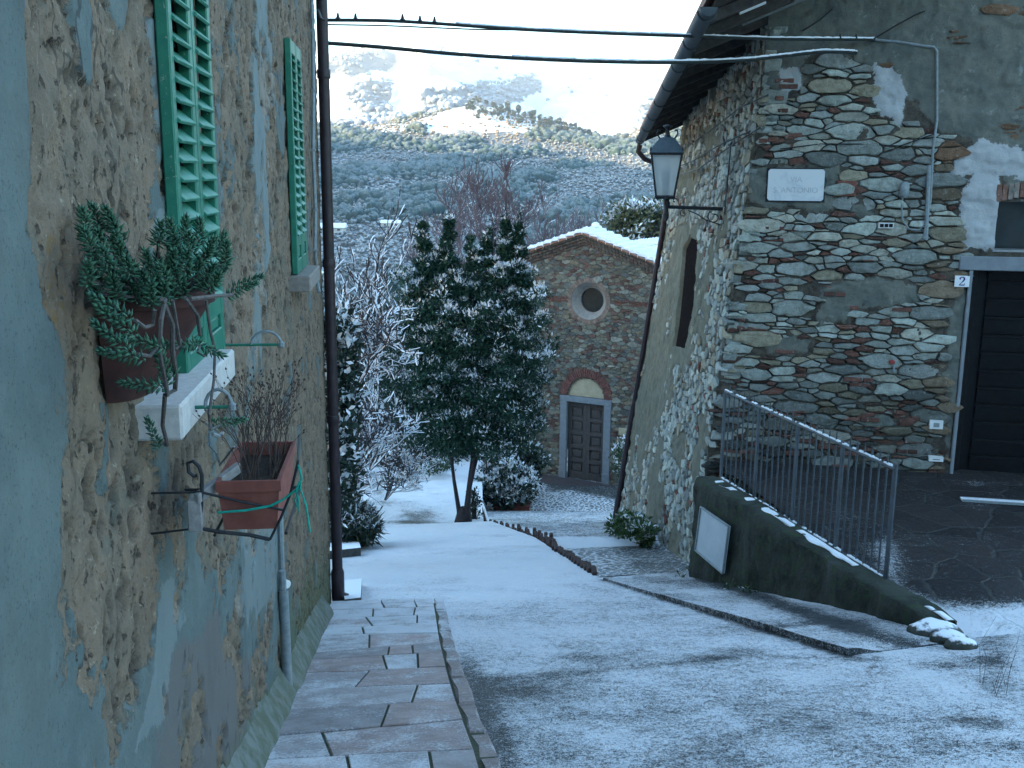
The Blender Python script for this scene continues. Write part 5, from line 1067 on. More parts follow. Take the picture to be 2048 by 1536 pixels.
np_obj('wall', Pm, F[ok], M['mortar3'], CH, attrs={'pl': np.zeros(len(u_)), 'wh': np.zeros(len(u_))}, smooth=True)
PAL2 = [(.20, .185, .14), (.235, .225, .175), (.165, .17, .145), (.28, .28, .235), (.14, .148, .138), (.22, .185, .13)]
def keepC(cu, cv, r):
    u, v = ul+cu, zg+cv
    return ul+.03 < u < ur-.03 and v < ztop(u)-.40 and math.hypot(u-ou, v-ov) > OR+.13 and not (abs(u-dm) < hw+.02 and v < dv1+.05) and not (math.hypot(u-dm, v-dv1) < hw+.06 and v >= dv1) and abs(v-(uvC(1110, 597)[1])) > .075
def colC(cu, cv, r, g):
    if r < .045 and g.random() < .30: k = g.uniform(.6, 1.2); return (.155*k, .09*k, .072*k)
    c = PAL2[g.randrange(len(PAL2))]; k = g.uniform(.6, 1.05); return tuple(x_*k for x_ in c)
stone_obj('stonework', stones(lambda u, v, o: fC(ul+u, zg+v, o), ur-ul, va-zg, ((.085, 90), (.058, 700), (.04, 5000), (.028, 9000)), 1.9, 51, keepC, colC, .007, .03), M['rubble'], CH)
b = MB(); g = random.Random(8)                       # stepped brick cornice under the rakes, and the string course
for sgn in (-1, 1):
    ue = ul if sgn < 0 else ur
    for r_, (dn, o_) in enumerate(((.36, .035), (.275, .075), (.19, .115), (.105, .155))):
        L_ = abs(ue-ua); n = 20
        for k in range(n):
            a0, a1 = k/n, (k+1)/n-.004; kk = g.uniform(.6, 1.05); b.col = (.12*kk, .10*kk, .082*kk) if g.random() < .8 else (.13*kk, .08*kk, .065*kk)
            p, q_ = fC(ua+sgn*L_*a0, va-dn-(va-vl)*a0, o_*.5), fC(ua+sgn*L_*a1, va-dn-(va-vl)*a1, o_*.5); b.bbox((p+q_)/2, (q_-p)/2, nC*(o_*.5+.02), V((0, 0, .036)), .006)
vs_ = uvC(1110, 597)[1]
for r_, (dz, o_, dk) in enumerate(((.055, .05, .7), (.0, .022, 1.), (-.05, .035, .8))):
    uu = ul+.02
    while uu < ur-.25:
        w_ = .24; kk = g.uniform(.7, 1.1)*dk; b.col = (.17*kk, .085*kk, .065*kk)
        if abs(uu+w_/2-ou) > OR+.16: b.bbox(fC(uu+w_/2, vs_+dz, 0), dC*(w_/2-.004), nC*o_, V((0, 0, .023)), .005)
        uu += w_
b.build('cornice', M['brick'], CH, False, False)
b = MB(); n = 44                                     # round window: brick ring, splayed funnel, pane
for k in range(n):
    a0, a1 = 2*math.pi*k/n, 2*math.pi*(k+.9)/n; kk = g.uniform(.75, 1.15); b.col = (.22*kk, .16*kk, .125*kk)
    b.prism([fC(ou+r*math.cos(a), ov+r*math.sin(a), -.03) for r, a in ((OR, a0), (OR+.14, a0), (OR+.14, a1), (OR, a1))], nC*.055)
ow = b.build('round_window', M['brick'], CH, False, False)
M['stucco'] = simple('grey_brown_stucco', (.22, .20, .18), (.30, .275, .245), 10, .9, .5, .005); b = MB(); n = 40; vs = []
for (r, o_) in ((OR+.01, .02), (OI+.02, -.26), (OI, -.26), (OI, -.36)): vs += [fC(ou+r*math.cos(2*math.pi*k/n), ov+r*math.sin(2*math.pi*k/n), o_) for k in range(n)]
b.add(vs, [(i*n+k, i*n+(k+1) % n, (i+1)*n+(k+1) % n, (i+1)*n+k) for i in range(3) for k in range(n)]); b.build('funnel', M['stucco'], ow, True)
MB().lathe(fC(ou, ov, -.36), [(OI+.02, 0), (OI+.02, .02)], n, tuple(nC)).build('pane', M['glass'], ow)
b = MB(); n = 33                                     # brick arch and plastered tympanum above the door
for k in range(n):
    a0, a1 = math.pi*k/n, math.pi*(k+.74)/n; kk = g.uniform(.75, 1.15); b.col = (.17*kk, .072*kk, .058*kk)
    b.prism([fC(dm+r*math.cos(a), dv1+.015+r*math.sin(a), -.05) for r, a in ((hw*.74, a0), (hw+.03, a0), (hw+.03, a1), (hw*.74, a1))], nC*.085)
b.build('brick_arch', M['brick'], CH, False, False)
M['tymp'] = simple('ochre_plaster', (.30, .255, .165), (.38, .33, .23), 6, .92, .4, .004); b = MB(); b.prism([fC(dm+hw*.75*math.cos(math.pi*k/24), dv1+.01+hw*.75*math.sin(math.pi*k/24), -.14) for k in range(25)], nC*.10); b.build('tympanum', M['tymp'], CH)
jw = .215; zb = c0.z-.02; b = MB()
b.bbox(fC(du0+jw/2, (zb+dv1-.17)/2, .0), dC*jw/2, nC*.06, V((0, 0, (dv1-.17-zb)/2)), .01); b.bbox(fC(du1-jw/2, (zb+dv1-.17)/2, .0), dC*jw/2, nC*.06, V((0, 0, (dv1-.17-zb)/2)), .01)
b.bbox(fC(dm, dv1-.085, .002), dC*(hw+.015), nC*.066, V((0, 0, .083)), .01)
for s_ in (-1, 1): b.bbox(fC(dm+s_*(hw-jw/2), zb+.17, .01), dC*(jw/2+.008), nC*.065, V((0, 0, .17)), .01)
b.build('door_frame', M['frame'], CH)
M['door'] = simple('dark_weathered_door', (.045, .038, .036), (.075, .065, .06), 16, .7, .5, .004); b = MB(); ww = hw-jw; ht = dv1-.17-zb
b.box(fC(dm, zb+ht/2, -.16), dC*ww, nC*.01, V((0, 0, ht/2)))
for s_ in (-1, 1):
    cx = dm+s_*ww/2
    for e in (-1, 1): b.bbox(fC(cx+e*(ww/2-.055), zb+ht/2, -.125), dC*.055, nC*.03, V((0, 0, ht/2)), .008)
    for k in range(6): b.bbox(fC(cx, zb+ht*(.05+.18*k)+(.02 if k else .0), -.126), dC*(ww/2-.11), nC*.03, V((0, 0, .055 if k else .11)), .008)
    for k in range(5): b.bbox(fC(cx, zb+ht*(.14+.18*k)+.02, -.145), dC*(ww/2-.16), nC*.025, V((0, 0, ht*.045)), .02)
b.build('door', M['door'], CH)
b = MB(); b.bbox(fC(dm+.15, zb-.02, .45), dC*1.9, nC*.42, V((0, 0, .045)), .02); M['dstep'] = simple('wet_dark_step', (.05, .04, .042), (.085, .065, .065), 8, .5, .4, .006); b.build('door_step', M['dstep'], CH)
pu, pv = uvC(1247, 863); b = MB(); b.bbox(fC(pu, pv, .02), dC*.14, nC*.02, V((0, 0, .11)), .006); b.build('tablet', M['tymp'], CH)
DEP = -11.0; RD = -1.0; b = MB()
for sgn in (-1, 1): ue = ul if sgn < 0 else ur; b.quad(fC(ue, zg), fC(ue, vl-.05), fC(ue, vl-.05, RD), fC(ue, vl-.6, RD), fC(ue, vl-.6, DEP), fC(ue, zg, DEP))
b.quad(fC(ul, zg, DEP), fC(ur, zg, DEP), fC(ur, vl-.4, DEP), fC(ua, va-.8, DEP), fC(ul, vl-.4, DEP)); b.build('nave_wall', M['mortar3'], CH)
sl = (va-vl)/(ua-ul)
b = MB()
for sgn in (-1, 1):
    e = sgn*(ua-ul+.22); b.prism([fC(ua, va-.07, .24), fC(ua+e, va-.07-abs(e)*sl, .24), fC(ua+e, va-.03-abs(e)*sl, .24), fC(ua, va-.03, .24)], nC*(RD-.3))
b.build('roof', M['tileroof'], CH)
vs, fs = [], []; nr, nl = 10, 16; g = random.Random(12)   # snow over rows of tiles: every row steps up over the next one
for sgn in (-1, 1):
    E = ua-ul+.22
    for r_ in range(nr):
        e0, e1 = E*r_/nr, E*(r_+1)/nr+.02; b0 = len(vs)
        for k in range(nl+1):
            o_ = .25+(RD-.2)*k/nl; wv = .030*abs(math.sin(k*2.1))
            for (e, hgt) in ((e0, .005), (e0+.02, .09), (e1-.05, .13+wv), (e1, .10+wv), (e1, -.02)):
                jit = .012*(g.random()-.5); vs.append(tuple(fC(ua+sgn*e, va-.02-e*sl+hgt*.9+jit, o_+jit)))
        for k in range(nl):
            for j in range(4): a = b0+k*5+j; fs.append((a, a+1, a+6, a+5))
        b1 = len(vs)
        for j in range(5): x_, y_, z_ = vs[b0+j]; vs.append((x_, y_, z_)); vs.append((x_, y_, z_-.085))
        for j in range(4): fs.append((b1+2*j, b1+2*j+1, b1+2*j+3, b1+2*j+2))
np_obj('roof_snow', vs, np.array(fs), M['snow'], CH)
b = MB(); b.tube([fC(ua, va+.02, .22+(RD-.2)*k/8) for k in range(9)], [.075+.02*(k % 3) for k in range(9)], 8); v_k = uvC(1181, 453); b.lathe(fC(ua+.05, va+.05, -.6), [(.08, 0), (.12, .05), (.11, .14), (.04, .18)], 10); b.build('ridge_snow', M['snow'], CH, True)
# lower wing behind, only its snowy roof shows
b = MB(); w0, w1 = atY(1262, 491, 33.5), atY(1400, 474, 33.5); b.prism([w0, w1, w1+nC*1.7+V((0, 0, -.65)), w0+nC*1.7+V((0, 0, -.65))], V((0, 0, .12)))
for k in range(20): p = w0.lerp(w1, (k+.5)/20)+V((0, 0, .10)); b.tube([p, p+nC*.5+V((0, 0, -.19))], .085, 8)
b.build('wing_roof', M['snow'], CH, True); b = MB(); b.prism([w0+V((.1, 0, -.05)), w1+V((0, 0, -.05)), V((w1.x, w1.y, -9)), V((w0.x+.1, w0.y, -9))], -nC*3); b.build('wing_wall', M['mortar3'], CH)
# ------------------------------------------------------------------ foliage
t = NT('leaf'); ca = t.attr('col', True); t.col(ca).rough(.6).set('Specular IOR Level', .25); M['leaf'] = t.m
def leaf_cloud(clusters, per, size, seed, base, snow, upw=.5, aspect=.42, shade=1.0):
    """clusters: (N,4) x y z radius. each leaf is a folded diamond; the leaves that face the sky in a cluster carry snow"""
    g = np.random.default_rng(seed); C = np.asarray(clusters, float); n = len(C)*per; c = np.repeat(C, per, 0); cs = np.repeat(np.clip(np.asarray(snow)+0*C[:, 0], 0, 1.3), per)
    d = g.normal(size=(n, 3)); d /= np.linalg.norm(d, axis=1)[:, None]; rr = g.random(n)**.45; p = c[:, :3]+d*(rr*c[:, 3])[:, None]*np.array([1, 1, .8])
    ax = g.normal(size=(n, 3))+d*.7; ax[:, 2] += upw; ax /= np.linalg.norm(ax, axis=1)[:, None]
    up = g.normal(size=(n, 3))*.55+np.array([0, 0, 1.]); si = np.cross(ax, up); si /= np.linalg.norm(si, axis=1)[:, None]+1e-9; nn = np.cross(si, ax)
    L = size*(.6+.8*g.random(n))[:, None]; W = L*aspect
    v = np.stack([p, p+ax*L*.5+si*W*.5+nn*L*.06, p+ax*L, p+ax*L*.5-si*W*.5+nn*L*.06], 1).reshape(-1, 3)
    f = (np.arange(n)*4)[:, None]+np.array([[0, 1, 2, 3]])
    k = (.6+.8*g.random(n))[:, None]; col = np.asarray(base)[None]*k; top = d[:, 2]*rr
    sn = (g.random(n) < cs*sst(-.15, .55, top)); col[sn] = np.array([.70, .73, .76])*(.85+.2*g.random(sn.sum()))[:, None]
    return v, f, np.repeat(col, 4, 0)
def px_clusters(poly, n, y, depth, r, seed, pxw):
    g = np.random.default_rng(seed); xs = [p[0] for p in poly]; ys_ = [p[1] for p in poly]; out = []
    while len(out) < n:
        a, b_ = g.uniform(min(xs), max(xs)), g.uniform(min(ys_), max(ys_))
        if not in_poly(np.array([a]), np.array([b_]), poly)[0]: continue
        hw_ = pxw; dd = g.uniform(-1, 1)*depth; p = atY(a, b_, y+dd); out.append((p.x, p.y, p.z, r*g.uniform(.6, 1.25)))
    return np.array(out)
TY = 20.4
def crown_clusters():
    C = []; g = np.random.default_rng(2)
    # spires: px axis x, top y, bottom y, half width at bottom (px)
    for (x0, y0, x1, y1, hw_, n) in ((846, 452, 836, 880, 66, 150), (898, 440, 890, 905, 66, 160), (1012, 446, 1008, 905, 70, 160), (1036, 452, 1040, 860, 50, 100), (872, 500, 865, 700, 50, 45), (940, 478, 930, 720, 52, 55), (978, 466, 970, 700, 44, 50), (960, 500, 950, 905, 66, 110), (868, 545, 865, 900, 82, 115), (1045, 560, 1030, 870, 54, 55), (925, 560, 915, 915, 74, 90)):
        for k in range(n):
            u = g.random()**1.05; w_ = hw_*min(1, .04+1.15*u)*(1-.35*max(0, u-.75)*4*.6); a = g.uniform(0, 2*math.pi); rr = math.sqrt(g.random()); px = x0+(x1-x0)*u+w_*rr*math.cos(a); p = atY(px, y0+(y1-y0)*u, TY+rr*math.sin(a)*w_*.0105*1.25)
            C.append((p.x, p.y, p.z, .05+.24*min(1, .08+1.15*u)*g.uniform(.7, 1.3), rr))
    for (px, py) in ((1078, 590), (1070, 600), (1092, 695), (1085, 715), (1096, 700), (1080, 760), (785, 700), (790, 640), (782, 760), (800, 590), (775, 660), (778, 720), (788, 800), (800, 560), (812, 620), (805, 660), (800, 740), (830, 540), (1088, 640), (1062, 790), (1050, 545), (1015, 830), (1000, 850), (1025, 835), (815, 870), (1065, 660), (795, 820), (1060, 720)):
        for k in range(2): p = atY(px+g.uniform(-10, 10), py+g.uniform(-10, 10), TY+g.uniform(-.5, .5)); C.append((p.x, p.y, p.z, .22, 1.0))
    return np.array(C)
tb = atY(928, 1040, TY); tb.z = S(tb.x, TY)-.02
TR = thing('evergreen_tree', 'dark evergreen tree with forked trunk and snow-tipped leaves before the chapel', 'tree', tb)
C = crown_clusters(); g = np.random.default_rng(4); zrel = (C[:, 2]-C[:, 2].min())/(np.ptp(C[:, 2]))
snw = np.clip((C[:, 4] > .55)*(.08+1.0*(g.random(len(C)) < .6))*(.55+.6*zrel), 0, 1)
v, f, c = leaf_cloud(C[:, :4], 165, .080, 3, (.020, .056, .034), snw, .7, .36)
np_obj('crown', v, f, M['leaf'], TR, cols=c)
M['bark'] = simple('dark_bark', (.016, .013, .016), (.034, .028, .03), 20, .95, .8, .01); b = MB(); A = lambda px, py, dy=0: atY(px, py, TY+dy)
b.tube([A(922, 1046), A(918, 1022), A(908, 960), A(901, 900, .1), A(897, 800, .2), A(893, 600, .1), A(897, 470)], [.085, .05, .036, .034, .03, .02, .008], 8)
b.tube([A(932, 1046), A(934, 1020), A(940, 960), A(948, 900), A(954, 840), A(980, 700), A(1008, 470)], [.10, .07, .05, .044, .038, .026, .008], 8)
b.tube([A(938, 980, -.05), A(952, 915, -.1), A(966, 850, -.1), A(1010, 720, -.2), A(1038, 480)], [.045, .05, .042, .03, .008], 8)
b.tube([A(926, 1050), A(928, 1030), A(930, 1015)], [.2, .16, .10], 9)
for x0, y0, y1 in ((846, 475, 438), (898, 460, 428), (985, 480, 435), (1012, 470, 420), (1041, 480, 412)): b.tube([A(x0, y0+60), A(x0, y0), A(x0+1, y1)], [.015, .012, .005], 5)
b.build('trunk', M['bark'], TR, True)
v, f, c = leaf_cloud(np.array([(*atY(x0, yy, TY), .06) for x0, y0, y1 in ((846, 475, 440), (898, 460, 430), (985, 480, 437), (1012, 470, 422), (1041, 480, 415)) for yy in np.arange(y1, y0+20, 7)]), 9, .07, 8, (.016, .03, .02), .5, .9); np_obj('leader_leaves', v, f, M['leaf'], TR, cols=c)
M['frost'] = snowy('frosted_twig', (.030, .026, .028), (.06, .05, .05), 30, .0, .45, .9, 14, 0, .2)
M['frost2'] = snowy('purple_brown_twig', (.085, .06, .068), (.13, .095, .10), 30, .45, .9, .9, 9, 0, .22)
def bare(base, H, seed, spread=.6, depth=4, r=.03, kids=3, mat='frost', lean=(0, 0), name='branches', parent=None, up=.25, minr=.004):
    g = random.Random(seed); b = MB()
    def br(p, d, L, r_, dep):
        n = 4; pts = [p]; rs = [r_]
        for k in range(n):
            d = (d+V((g.uniform(-1, 1), g.uniform(-1, 1), g.uniform(-.6, .8)+up*.3))*.22).normalized(); p = p+d*(L/n); pts.append(p); rs.append(max(minr, r_*(1-.5*(k+1)/n)))
        b.tube(pts, rs, 5 if dep > 1 else 3, False)
        if dep > 0:
            for _ in range(kids+(g.random() < .4)):
                k = g.randint(1, n); nd = (d+V((g.uniform(-1, 1), g.uniform(-1, 1), g.uniform(-.5, 1)*1.0+up))*spread*1.6).normalized(); br(pts[k], nd, L*g.uniform(.5, .85), max(minr, r_*.55), dep-1)
    for k in range(3 if H < 2.5 else 1): br(V(base), V((lean[0]+g.uniform(-.3, .3)*(H < 2.5), lean[1], 1)).normalized(), H*.42, r, depth)
    return b.build(name, M[mat], parent, False, False)
# frosted bare trees and thickets on the left bank
for i, (px, py, y, H, lean, lab) in enumerate(((705, 640, 17.5, 2.3, (.5, 0), 'tangled frosted thicket nearest the corner of the left house'), (745, 700, 19.5, 2.6, (.35, 0), 'tangled frosted thicket leaning towards the dark evergreen tree'), (690, 830, 16.5, 1.9, (.7, 0), 'low frosted thicket hanging over the lane edge'), (770, 850, 22.0, 2.2, (.3, 0), 'frosted thicket low beside the evergreen crown'), (740, 790, 21.0, 2.4, (.5, 0), 'frosted arching thicket above the snowy track'))):
    p = atY(px, py+150, y); o = bare(p, H, 100+i, .8, 4, .03, 3, 'frost', lean, 'frosted_thicket', None, -.1, .011); tag(o, lab, 'shrub', 'frosted thickets on the left bank')
for i, (px, py, y, H, lean, lab) in enumerate(((735, 690, 26, 4.6, (.25, 0), 'bare frosted tree with pale upswept limbs left of the evergreen'), (668, 700, 23, 4.0, (.3, 0), 'bare frosted tree close behind the dark downpipe'), (800, 700, 31, 5.2, (.1, 0), 'bare frosted tree half hidden behind the evergreen spires'))):
    p = atY(px, py+110, y); o = bare(p, H, 150+i, .55, 4, .06, 3, 'frost', lean, 'bare_tree', None, .3, .013); tag(o, lab, 'tree', 'bare frosted trees on the left bank')
for i, (px, py, y, H) in enumerate(((975, 478, 48, 6), (1030, 470, 52, 7.5), (1085, 470, 56, 8), (1130, 465, 60, 8.5), (1195, 452, 60, 7.5), (1000, 500, 44, 5.5), (930, 520, 50, 6), (860, 560, 55, 6.), (1060, 480, 66, 8.5), (1240, 455, 66, 8))):
    p = atY(px, py+60, y); p.z = min(p.z, TZ(np.array(p.x), np.array(p.y))+6.)-.0; o = bare(p, H, 200+i, .62, 5, .07, 3, 'frost2', (0, 0), 'bare_tree', None, .35, .016); tag(o, 'purple-brown bare tree in the winter wood behind the chapel roof', 'tree', 'bare trees behind the chapel')
def bush(name, label, cat, poly, n, y, depth, r, seed, per, size, base, snow, group=None, aspect=.42, upw=.5):
    C = px_clusters(poly, n, y, depth, r, seed, 1); v, f, c = leaf_cloud(C, per, size, seed, base, snow, upw, aspect); o = np_obj(name, v, f, M['leaf'], None, cols=c); return tag(o, label, cat, group)
DK, GN = (.014, .028, .018), (.032, .06, .024)
bush('laurel_bush', 'broad-leaved bush with snow caps right against the dark downpipe', 'bush', [(648, 640), (670, 620), (700, 680), (705, 760), (690, 860), (702, 940), (690, 1010), (655, 1010)], 120, 13.0, .7, .20, 1, 60, .11, DK, .75, None, .5)
bush('laurel_bush', 'large dark bush behind the frosted thickets left of the evergreen', 'bush', [(650, 640), (720, 600), (790, 640), (800, 760), (760, 830), (700, 860), (650, 850)], 130, 24.0, 1.2, .34, 2, 70, .13, DK, .45)
bush('laurel_bush', 'dark snow-flecked undergrowth bush at the far bend of the track', 'bush', [(700, 850), (780, 830), (900, 850), (960, 880), (930, 925), (850, 930), (760, 970), (710, 990)], 150, 30.5, 1.4, .38, 3, 60, .14, (.010, .018, .014), .22)
bush('low_bush', 'drooping narrow-leaved low bush with snow at the lane edge', 'bush', [(665, 1010), (700, 1000), (735, 1030), (742, 1065), (720, 1085), (668, 1090)], 70, 15.6, .5, .16, 4, 70, .17, (.03, .045, .03), .6, None, .16)
bush('border_plants', 'strip of snowy green border plants along the left of the track', 'plants', [(718, 985), (790, 955), (870, 925), (905, 918), (900, 930), (850, 950), (780, 985), (730, 1015)], 110, 27, 1.2, .16, 5, 50, .10, GN, .6)
bush('wall_ivy', 'bright green snowy weeds at the foot of the battered side wall', 'weeds', [(1222, 1055), (1245, 1028), (1275, 1035), (1305, 1060), (1308, 1095), (1290, 1098), (1262, 1075), (1235, 1065)], 60, 14.6, .8, .11, 6, 55, .075, (.045, .085, .022), .42)
bush('garden_shrub', 'dark green shrub growing against the chapel left of its door', 'bush', [(1000, 890), (1040, 880), (1080, 900), (1095, 930), (1070, 955), (1010, 960)], 80, 27.6, .5, .24, 7, 55, .13, (.02, .038, .024), .35)
bush('rose_bush', 'thin snowy climbing bush at the right of the chapel door', 'bush', [(1228, 895), (1250, 870), (1258, 930), (1250, 965), (1228, 968)], 34, 26.6, .3, .13, 8, 26, .09, GN, .75)
bush('leafy_tree', 'yellow-green snowy tree rising behind the chapel wing', 'tree', [(1210, 470), (1225, 430), (1260, 412), (1330, 415), (1400, 430), (1400, 520), (1300, 500), (1230, 490)], 150, 44, 1.6, .55, 9, 70, .22, (.085, .095, .045), .62)
for i, (px, py, lab) in enumerate(((1462, 1182, 'tuft of small weeds below the blank board'), (1500, 1192, 'second tuft of weeds at the wet foot of the retaining wall'), (1372, 1158, 'tiny weed tuft at the corner of the stone house'))):
    p = onG(px, py, S); C = np.array([(p.x+random.Random(i*9+k).uniform(-.12, .12), p.y+random.Random(i*7+k).uniform(-.1, .1), p.z+.07, .05) for k in range(6)]); v, f, c = leaf_cloud(C, 14, .035, 30+i, (.03, .055, .02), .2); o = np_obj('weed_tuft', v, f, M['leaf'], None, cols=c); tag(o, lab, 'weeds', 'weed tufts on the right pavement')
# shrub in a planter on the forecourt
pc = onG(1024, 1024, zfore, 18, 40); pc.z = zfore(0, pc.y); pm = pc.y/.955/FPX
pt = thing('planter_box', 'red-brown rectangular planter on the forecourt holding a snowy shrub', 'planter', pc); b = MB(); w_, h_ = 35*pm, 17*pm
b.bbox(pc+V((0, .0, h_/2)), V((w_, 0, 0)), V((0, .22, 0)), V((0, 0, h_/2)), .015); b.build('box', M['terra2'], pt); b = MB(); b.bbox(pc+V((0, -.0, h_+.0)), V((w_+.02, 0, 0)), V((0, .24, 0)), V((0, 0, .022)), .01); b.build('rim', M['terra2'], pt)
bush('snowy_shrub', 'bushy shrub thick with snow standing in the red-brown planter', 'bush', [(950, 960), (985, 915), (1010, 905), (1035, 935), (1070, 950), (1068, 985), (1050, 1005), (1000, 1010), (965, 990)], 130, pc.y, .55, .19, 10, 60, .12, (.022, .04, .026), 1.25)
# ivy-covered post, handrails
pp = atY(948, 1042, 21.0); pp.z = -7.6; C = np.array([(pp.x+.06*math.sin(k), pp.y+.06*math.cos(k*2), pp.z+.05+k*.042, .12) for k in range(20)]); po = thing('ivy_post', 'ivy-covered post beside the forked tree trunk', 'post', pp); v, f, c = leaf_cloud(C, 40, .07, 12, (.014, .028, .017), .18); np_obj('ivy', v, f, M['leaf'], po, cols=c); MB().tube([pp, pp+V((0, 0, .85))], .05, 8).build('post', M['bark'], po, True)
hr = thing('handrail', 'snow-covered slanting handrail at the left of the steps', 'handrail', atY(975, 1046, 20.6)); b = MB(); b.tube([atY(978, 1048, 20.4), atY(966, 1010, 21.6), atY(953, 984, 22.6)], .024, 7); b.build('rail', M['snow'], hr, True); b = MB(); b.tube([atY(966, 1012, 21.6), atY(966, 1060, 21.6)], .016, 6); b.tube([atY(955, 990, 22.6), atY(955, 1040, 22.6)], .016, 6); b.build('upright', M['iron'], hr, True)
h2 = thing('handrail', 'thin dark iron rail farther down the track beyond the shrub', 'handrail', atY(973, 960, 26)); b = MB(); b.tube([atY(942, 915, 27), atY(953, 943, 26), atY(974, 924, 26), atY(1000, 897, 27)], .016, 6); b.build('rail', M['frost'], h2, True); b = MB(); b.tube([atY(973, 922, 26), atY(973, 965, 26)], .016, 6); b.build('upright', M['iron'], h2, True)
# ------------------------------------------------------------------ slab steps beyond the house corner
M['slab'] = snowy('snowy_stone_slab', (.05, .052, .05), (.09, .09, .085), 16, .5, .8, .9, 12, 0, .06)
for lab, pts, th in (('snow-covered stone slab step beyond the house corner', ((650, 1092), (715, 1086), (722, 1112), (650, 1120)), .13), ('low snowy stone block just beyond the foot of the downpipe', ((682, 1176), (724, 1172), (722, 1212), (690, 1216)), .09)):
    P4 = [onG(a, c, S) for a, c in pts]; b = MB(); q4 = [p+V((0, 0, .0)) for p in P4]; zt_ = max(p.z for p in q4)+.0; b.prism([V((p.x, p.y, p.z-.1)) for p in q4], V((0, 0, th+.1))); o = b.build('stone_slab', M['slab'], None); tag(o, lab, 'step')
# ------------------------------------------------------------------ flagged pavement and kerb on the left
t = NT('pink_flagstone'); ca = t.attr('col', True); f = t.noise(7, 5, .7); c = t.mix(t.step(f, .35, .65), ca, t.mix(1, ca, (.70, .69, .68), 'MULTIPLY')); sn = t.step(t.math('ADD', t.math('MULTIPLY', t.noise(60, 4, .75), .55), t.math('ADD', t.math('MULTIPLY', t.noise(4, 4, .6), .55), t.math('MULTIPLY', t.attr('fr'), .5))), .66, .84)
t.col(t.mix(t.math('MULTIPLY', sn, .75), c, (.64, .66, .69))).rough(t.mix(sn, (.62,)*3, (.9,)*3)).bump(t.math('ADD', t.math('MULTIPLY', t.noise(28, 5, .7), .7), t.math('MULTIPLY', sn, .5)), .6, .012); M['flag'] = t.m
kp = [onG(*p, S) for p in ((893, 1232), (905, 1290), (926, 1360), (955, 1440), (998, 1536))]; ks = [(p-pL).dot(dL) for p in kp][::-1]; ko = [(p-pL).dot(nL) for p in kp][::-1]
def kerb_off(s): return float(np.interp(s, ks, ko)) if s > ks[0] else ko[0]
PH = .07; g = random.Random(31); fv, ff, fc, fa = [], [], [], []
def slab(poly, z_off, col, fr, bev=.006):
    n = len(poly); cx = sum(p[0] for p in poly)/n; cy = sum(p[1] for p in poly)/n; b0 = len(fv); tl = (g.uniform(-.006, .006), g.uniform(-.006, .006))
    for (k_, dz) in ((1., -.12), (1., -bev), (None, 0)):
        for (s, o) in poly:
            if k_ is None: L_ = math.hypot(s-cx, o-cy); f_ = max(.5, 1-bev/L_); s, o = cx+(s-cx)*f_, cy+(o-cy)*f_
            p = wl(s, o, 0); fv.append((p.x, p.y, S(p.x, p.y)+PH+z_off+dz+tl[0]*(s-cx)+tl[1]*(o-cy))); fc.append(col); fa.append(fr)
    for r_ in range(2):
        for k in range(n): ff.append((b0+r_*n+k, b0+r_*n+(k+1) % n, b0+(r_+1)*n+(k+1) % n, b0+(r_+1)*n+k))
    ff.append(tuple(b0+2*n+k for k in range(n)))
s = 1.5; B0 = (g.uniform(-.06, .06), 1)
def rowb(s, le, k, o, w_): return s+le*(o/w_-.5)*2+.035*(float(vn(np.array(o*5.), np.array(k*3.7), 77))-.5)
rk = 0; le0 = 0.
while s < 9.05:
    d_ = g.choice((.30, .38, .46, .55, .68)); le1 = g.uniform(-.11, .11); wA, wB = kerb_off(s)-.10, kerb_off(s+d_)-.10; cuts = [(.02, .02)]
    if g.random() < .9: a = g.uniform(.32, .66); cuts.append((wA*a, wB*(a+g.uniform(-.09, .09))))
    if g.random() < .45: a = g.uniform(.72, .86); cuts.append((wA*a, wB*(a+g.uniform(-.05, .05))))
    cuts.append((wA, wB)); gp = .007
    for (a0, a1), (c0_, c1_) in zip(cuts[:-1], cuts[1:]):
        k = g.uniform(.78, 1.15); col = (.38*k, .30*k, .285*k) if g.random() < .6 else (.33*k, .30*k, .30*k); n = 5; lo_, hi_ = [], []
        for j in range(n+1):
            o = a0+gp+(c0_-a0-2*gp)*j/n; lo_.append((rowb(s, le0, rk, o, wA)+gp, o)); o = a1+gp+(c1_-a1-2*gp)*j/n; hi_.append((rowb(s+d_, le1, rk+1, o, wB)-gp, o))
        slab(lo_+hi_[::-1], g.uniform(-.004, .004), col, .30*sst(6.8, 9, s)+g.uniform(-.14, .16)+.31)
    s += d_; le0 = le1; rk += 1
s = 1.4
while s < 9.0:                                          # kerb stones
    d_ = g.uniform(.35, .8); k = g.uniform(.8, 1.1)
    poly = [(s+.006, kerb_off(s)-.094), (s+.006, kerb_off(s)+.0), (s+d_*.5, kerb_off(s+d_*.5)+g.uniform(-.008, .012)), (s+d_-.006, kerb_off(s+d_)), (s+d_-.006, kerb_off(s+d_)-.094), (s+d_*.5, kerb_off(s+d_*.5)-.094)]
    slab(poly, g.uniform(-.01, .008), (.25*k, .20*k, .19*k), .26+.35*sst(6.5, 9, s), .022); s += d_
me_n = MB(); me_n.v, me_n.f, me_n.c = fv, ff, fc; o = me_n.build('left_pavement', M['flag'], None, False, False); a = o.data.attributes.new('fr', 'FLOAT', 'POINT'); a.data.foreach_set('value', np.array(fa, np.float32)); tag(o, 'pinkish flagstone pavement and kerb along the plastered house', 'pavement', kind='structure')
M['grout'] = simple('mossy_joint_soil', (.035, .045, .022), (.065, .07, .05), 30, .95, .7, .008); vs = []
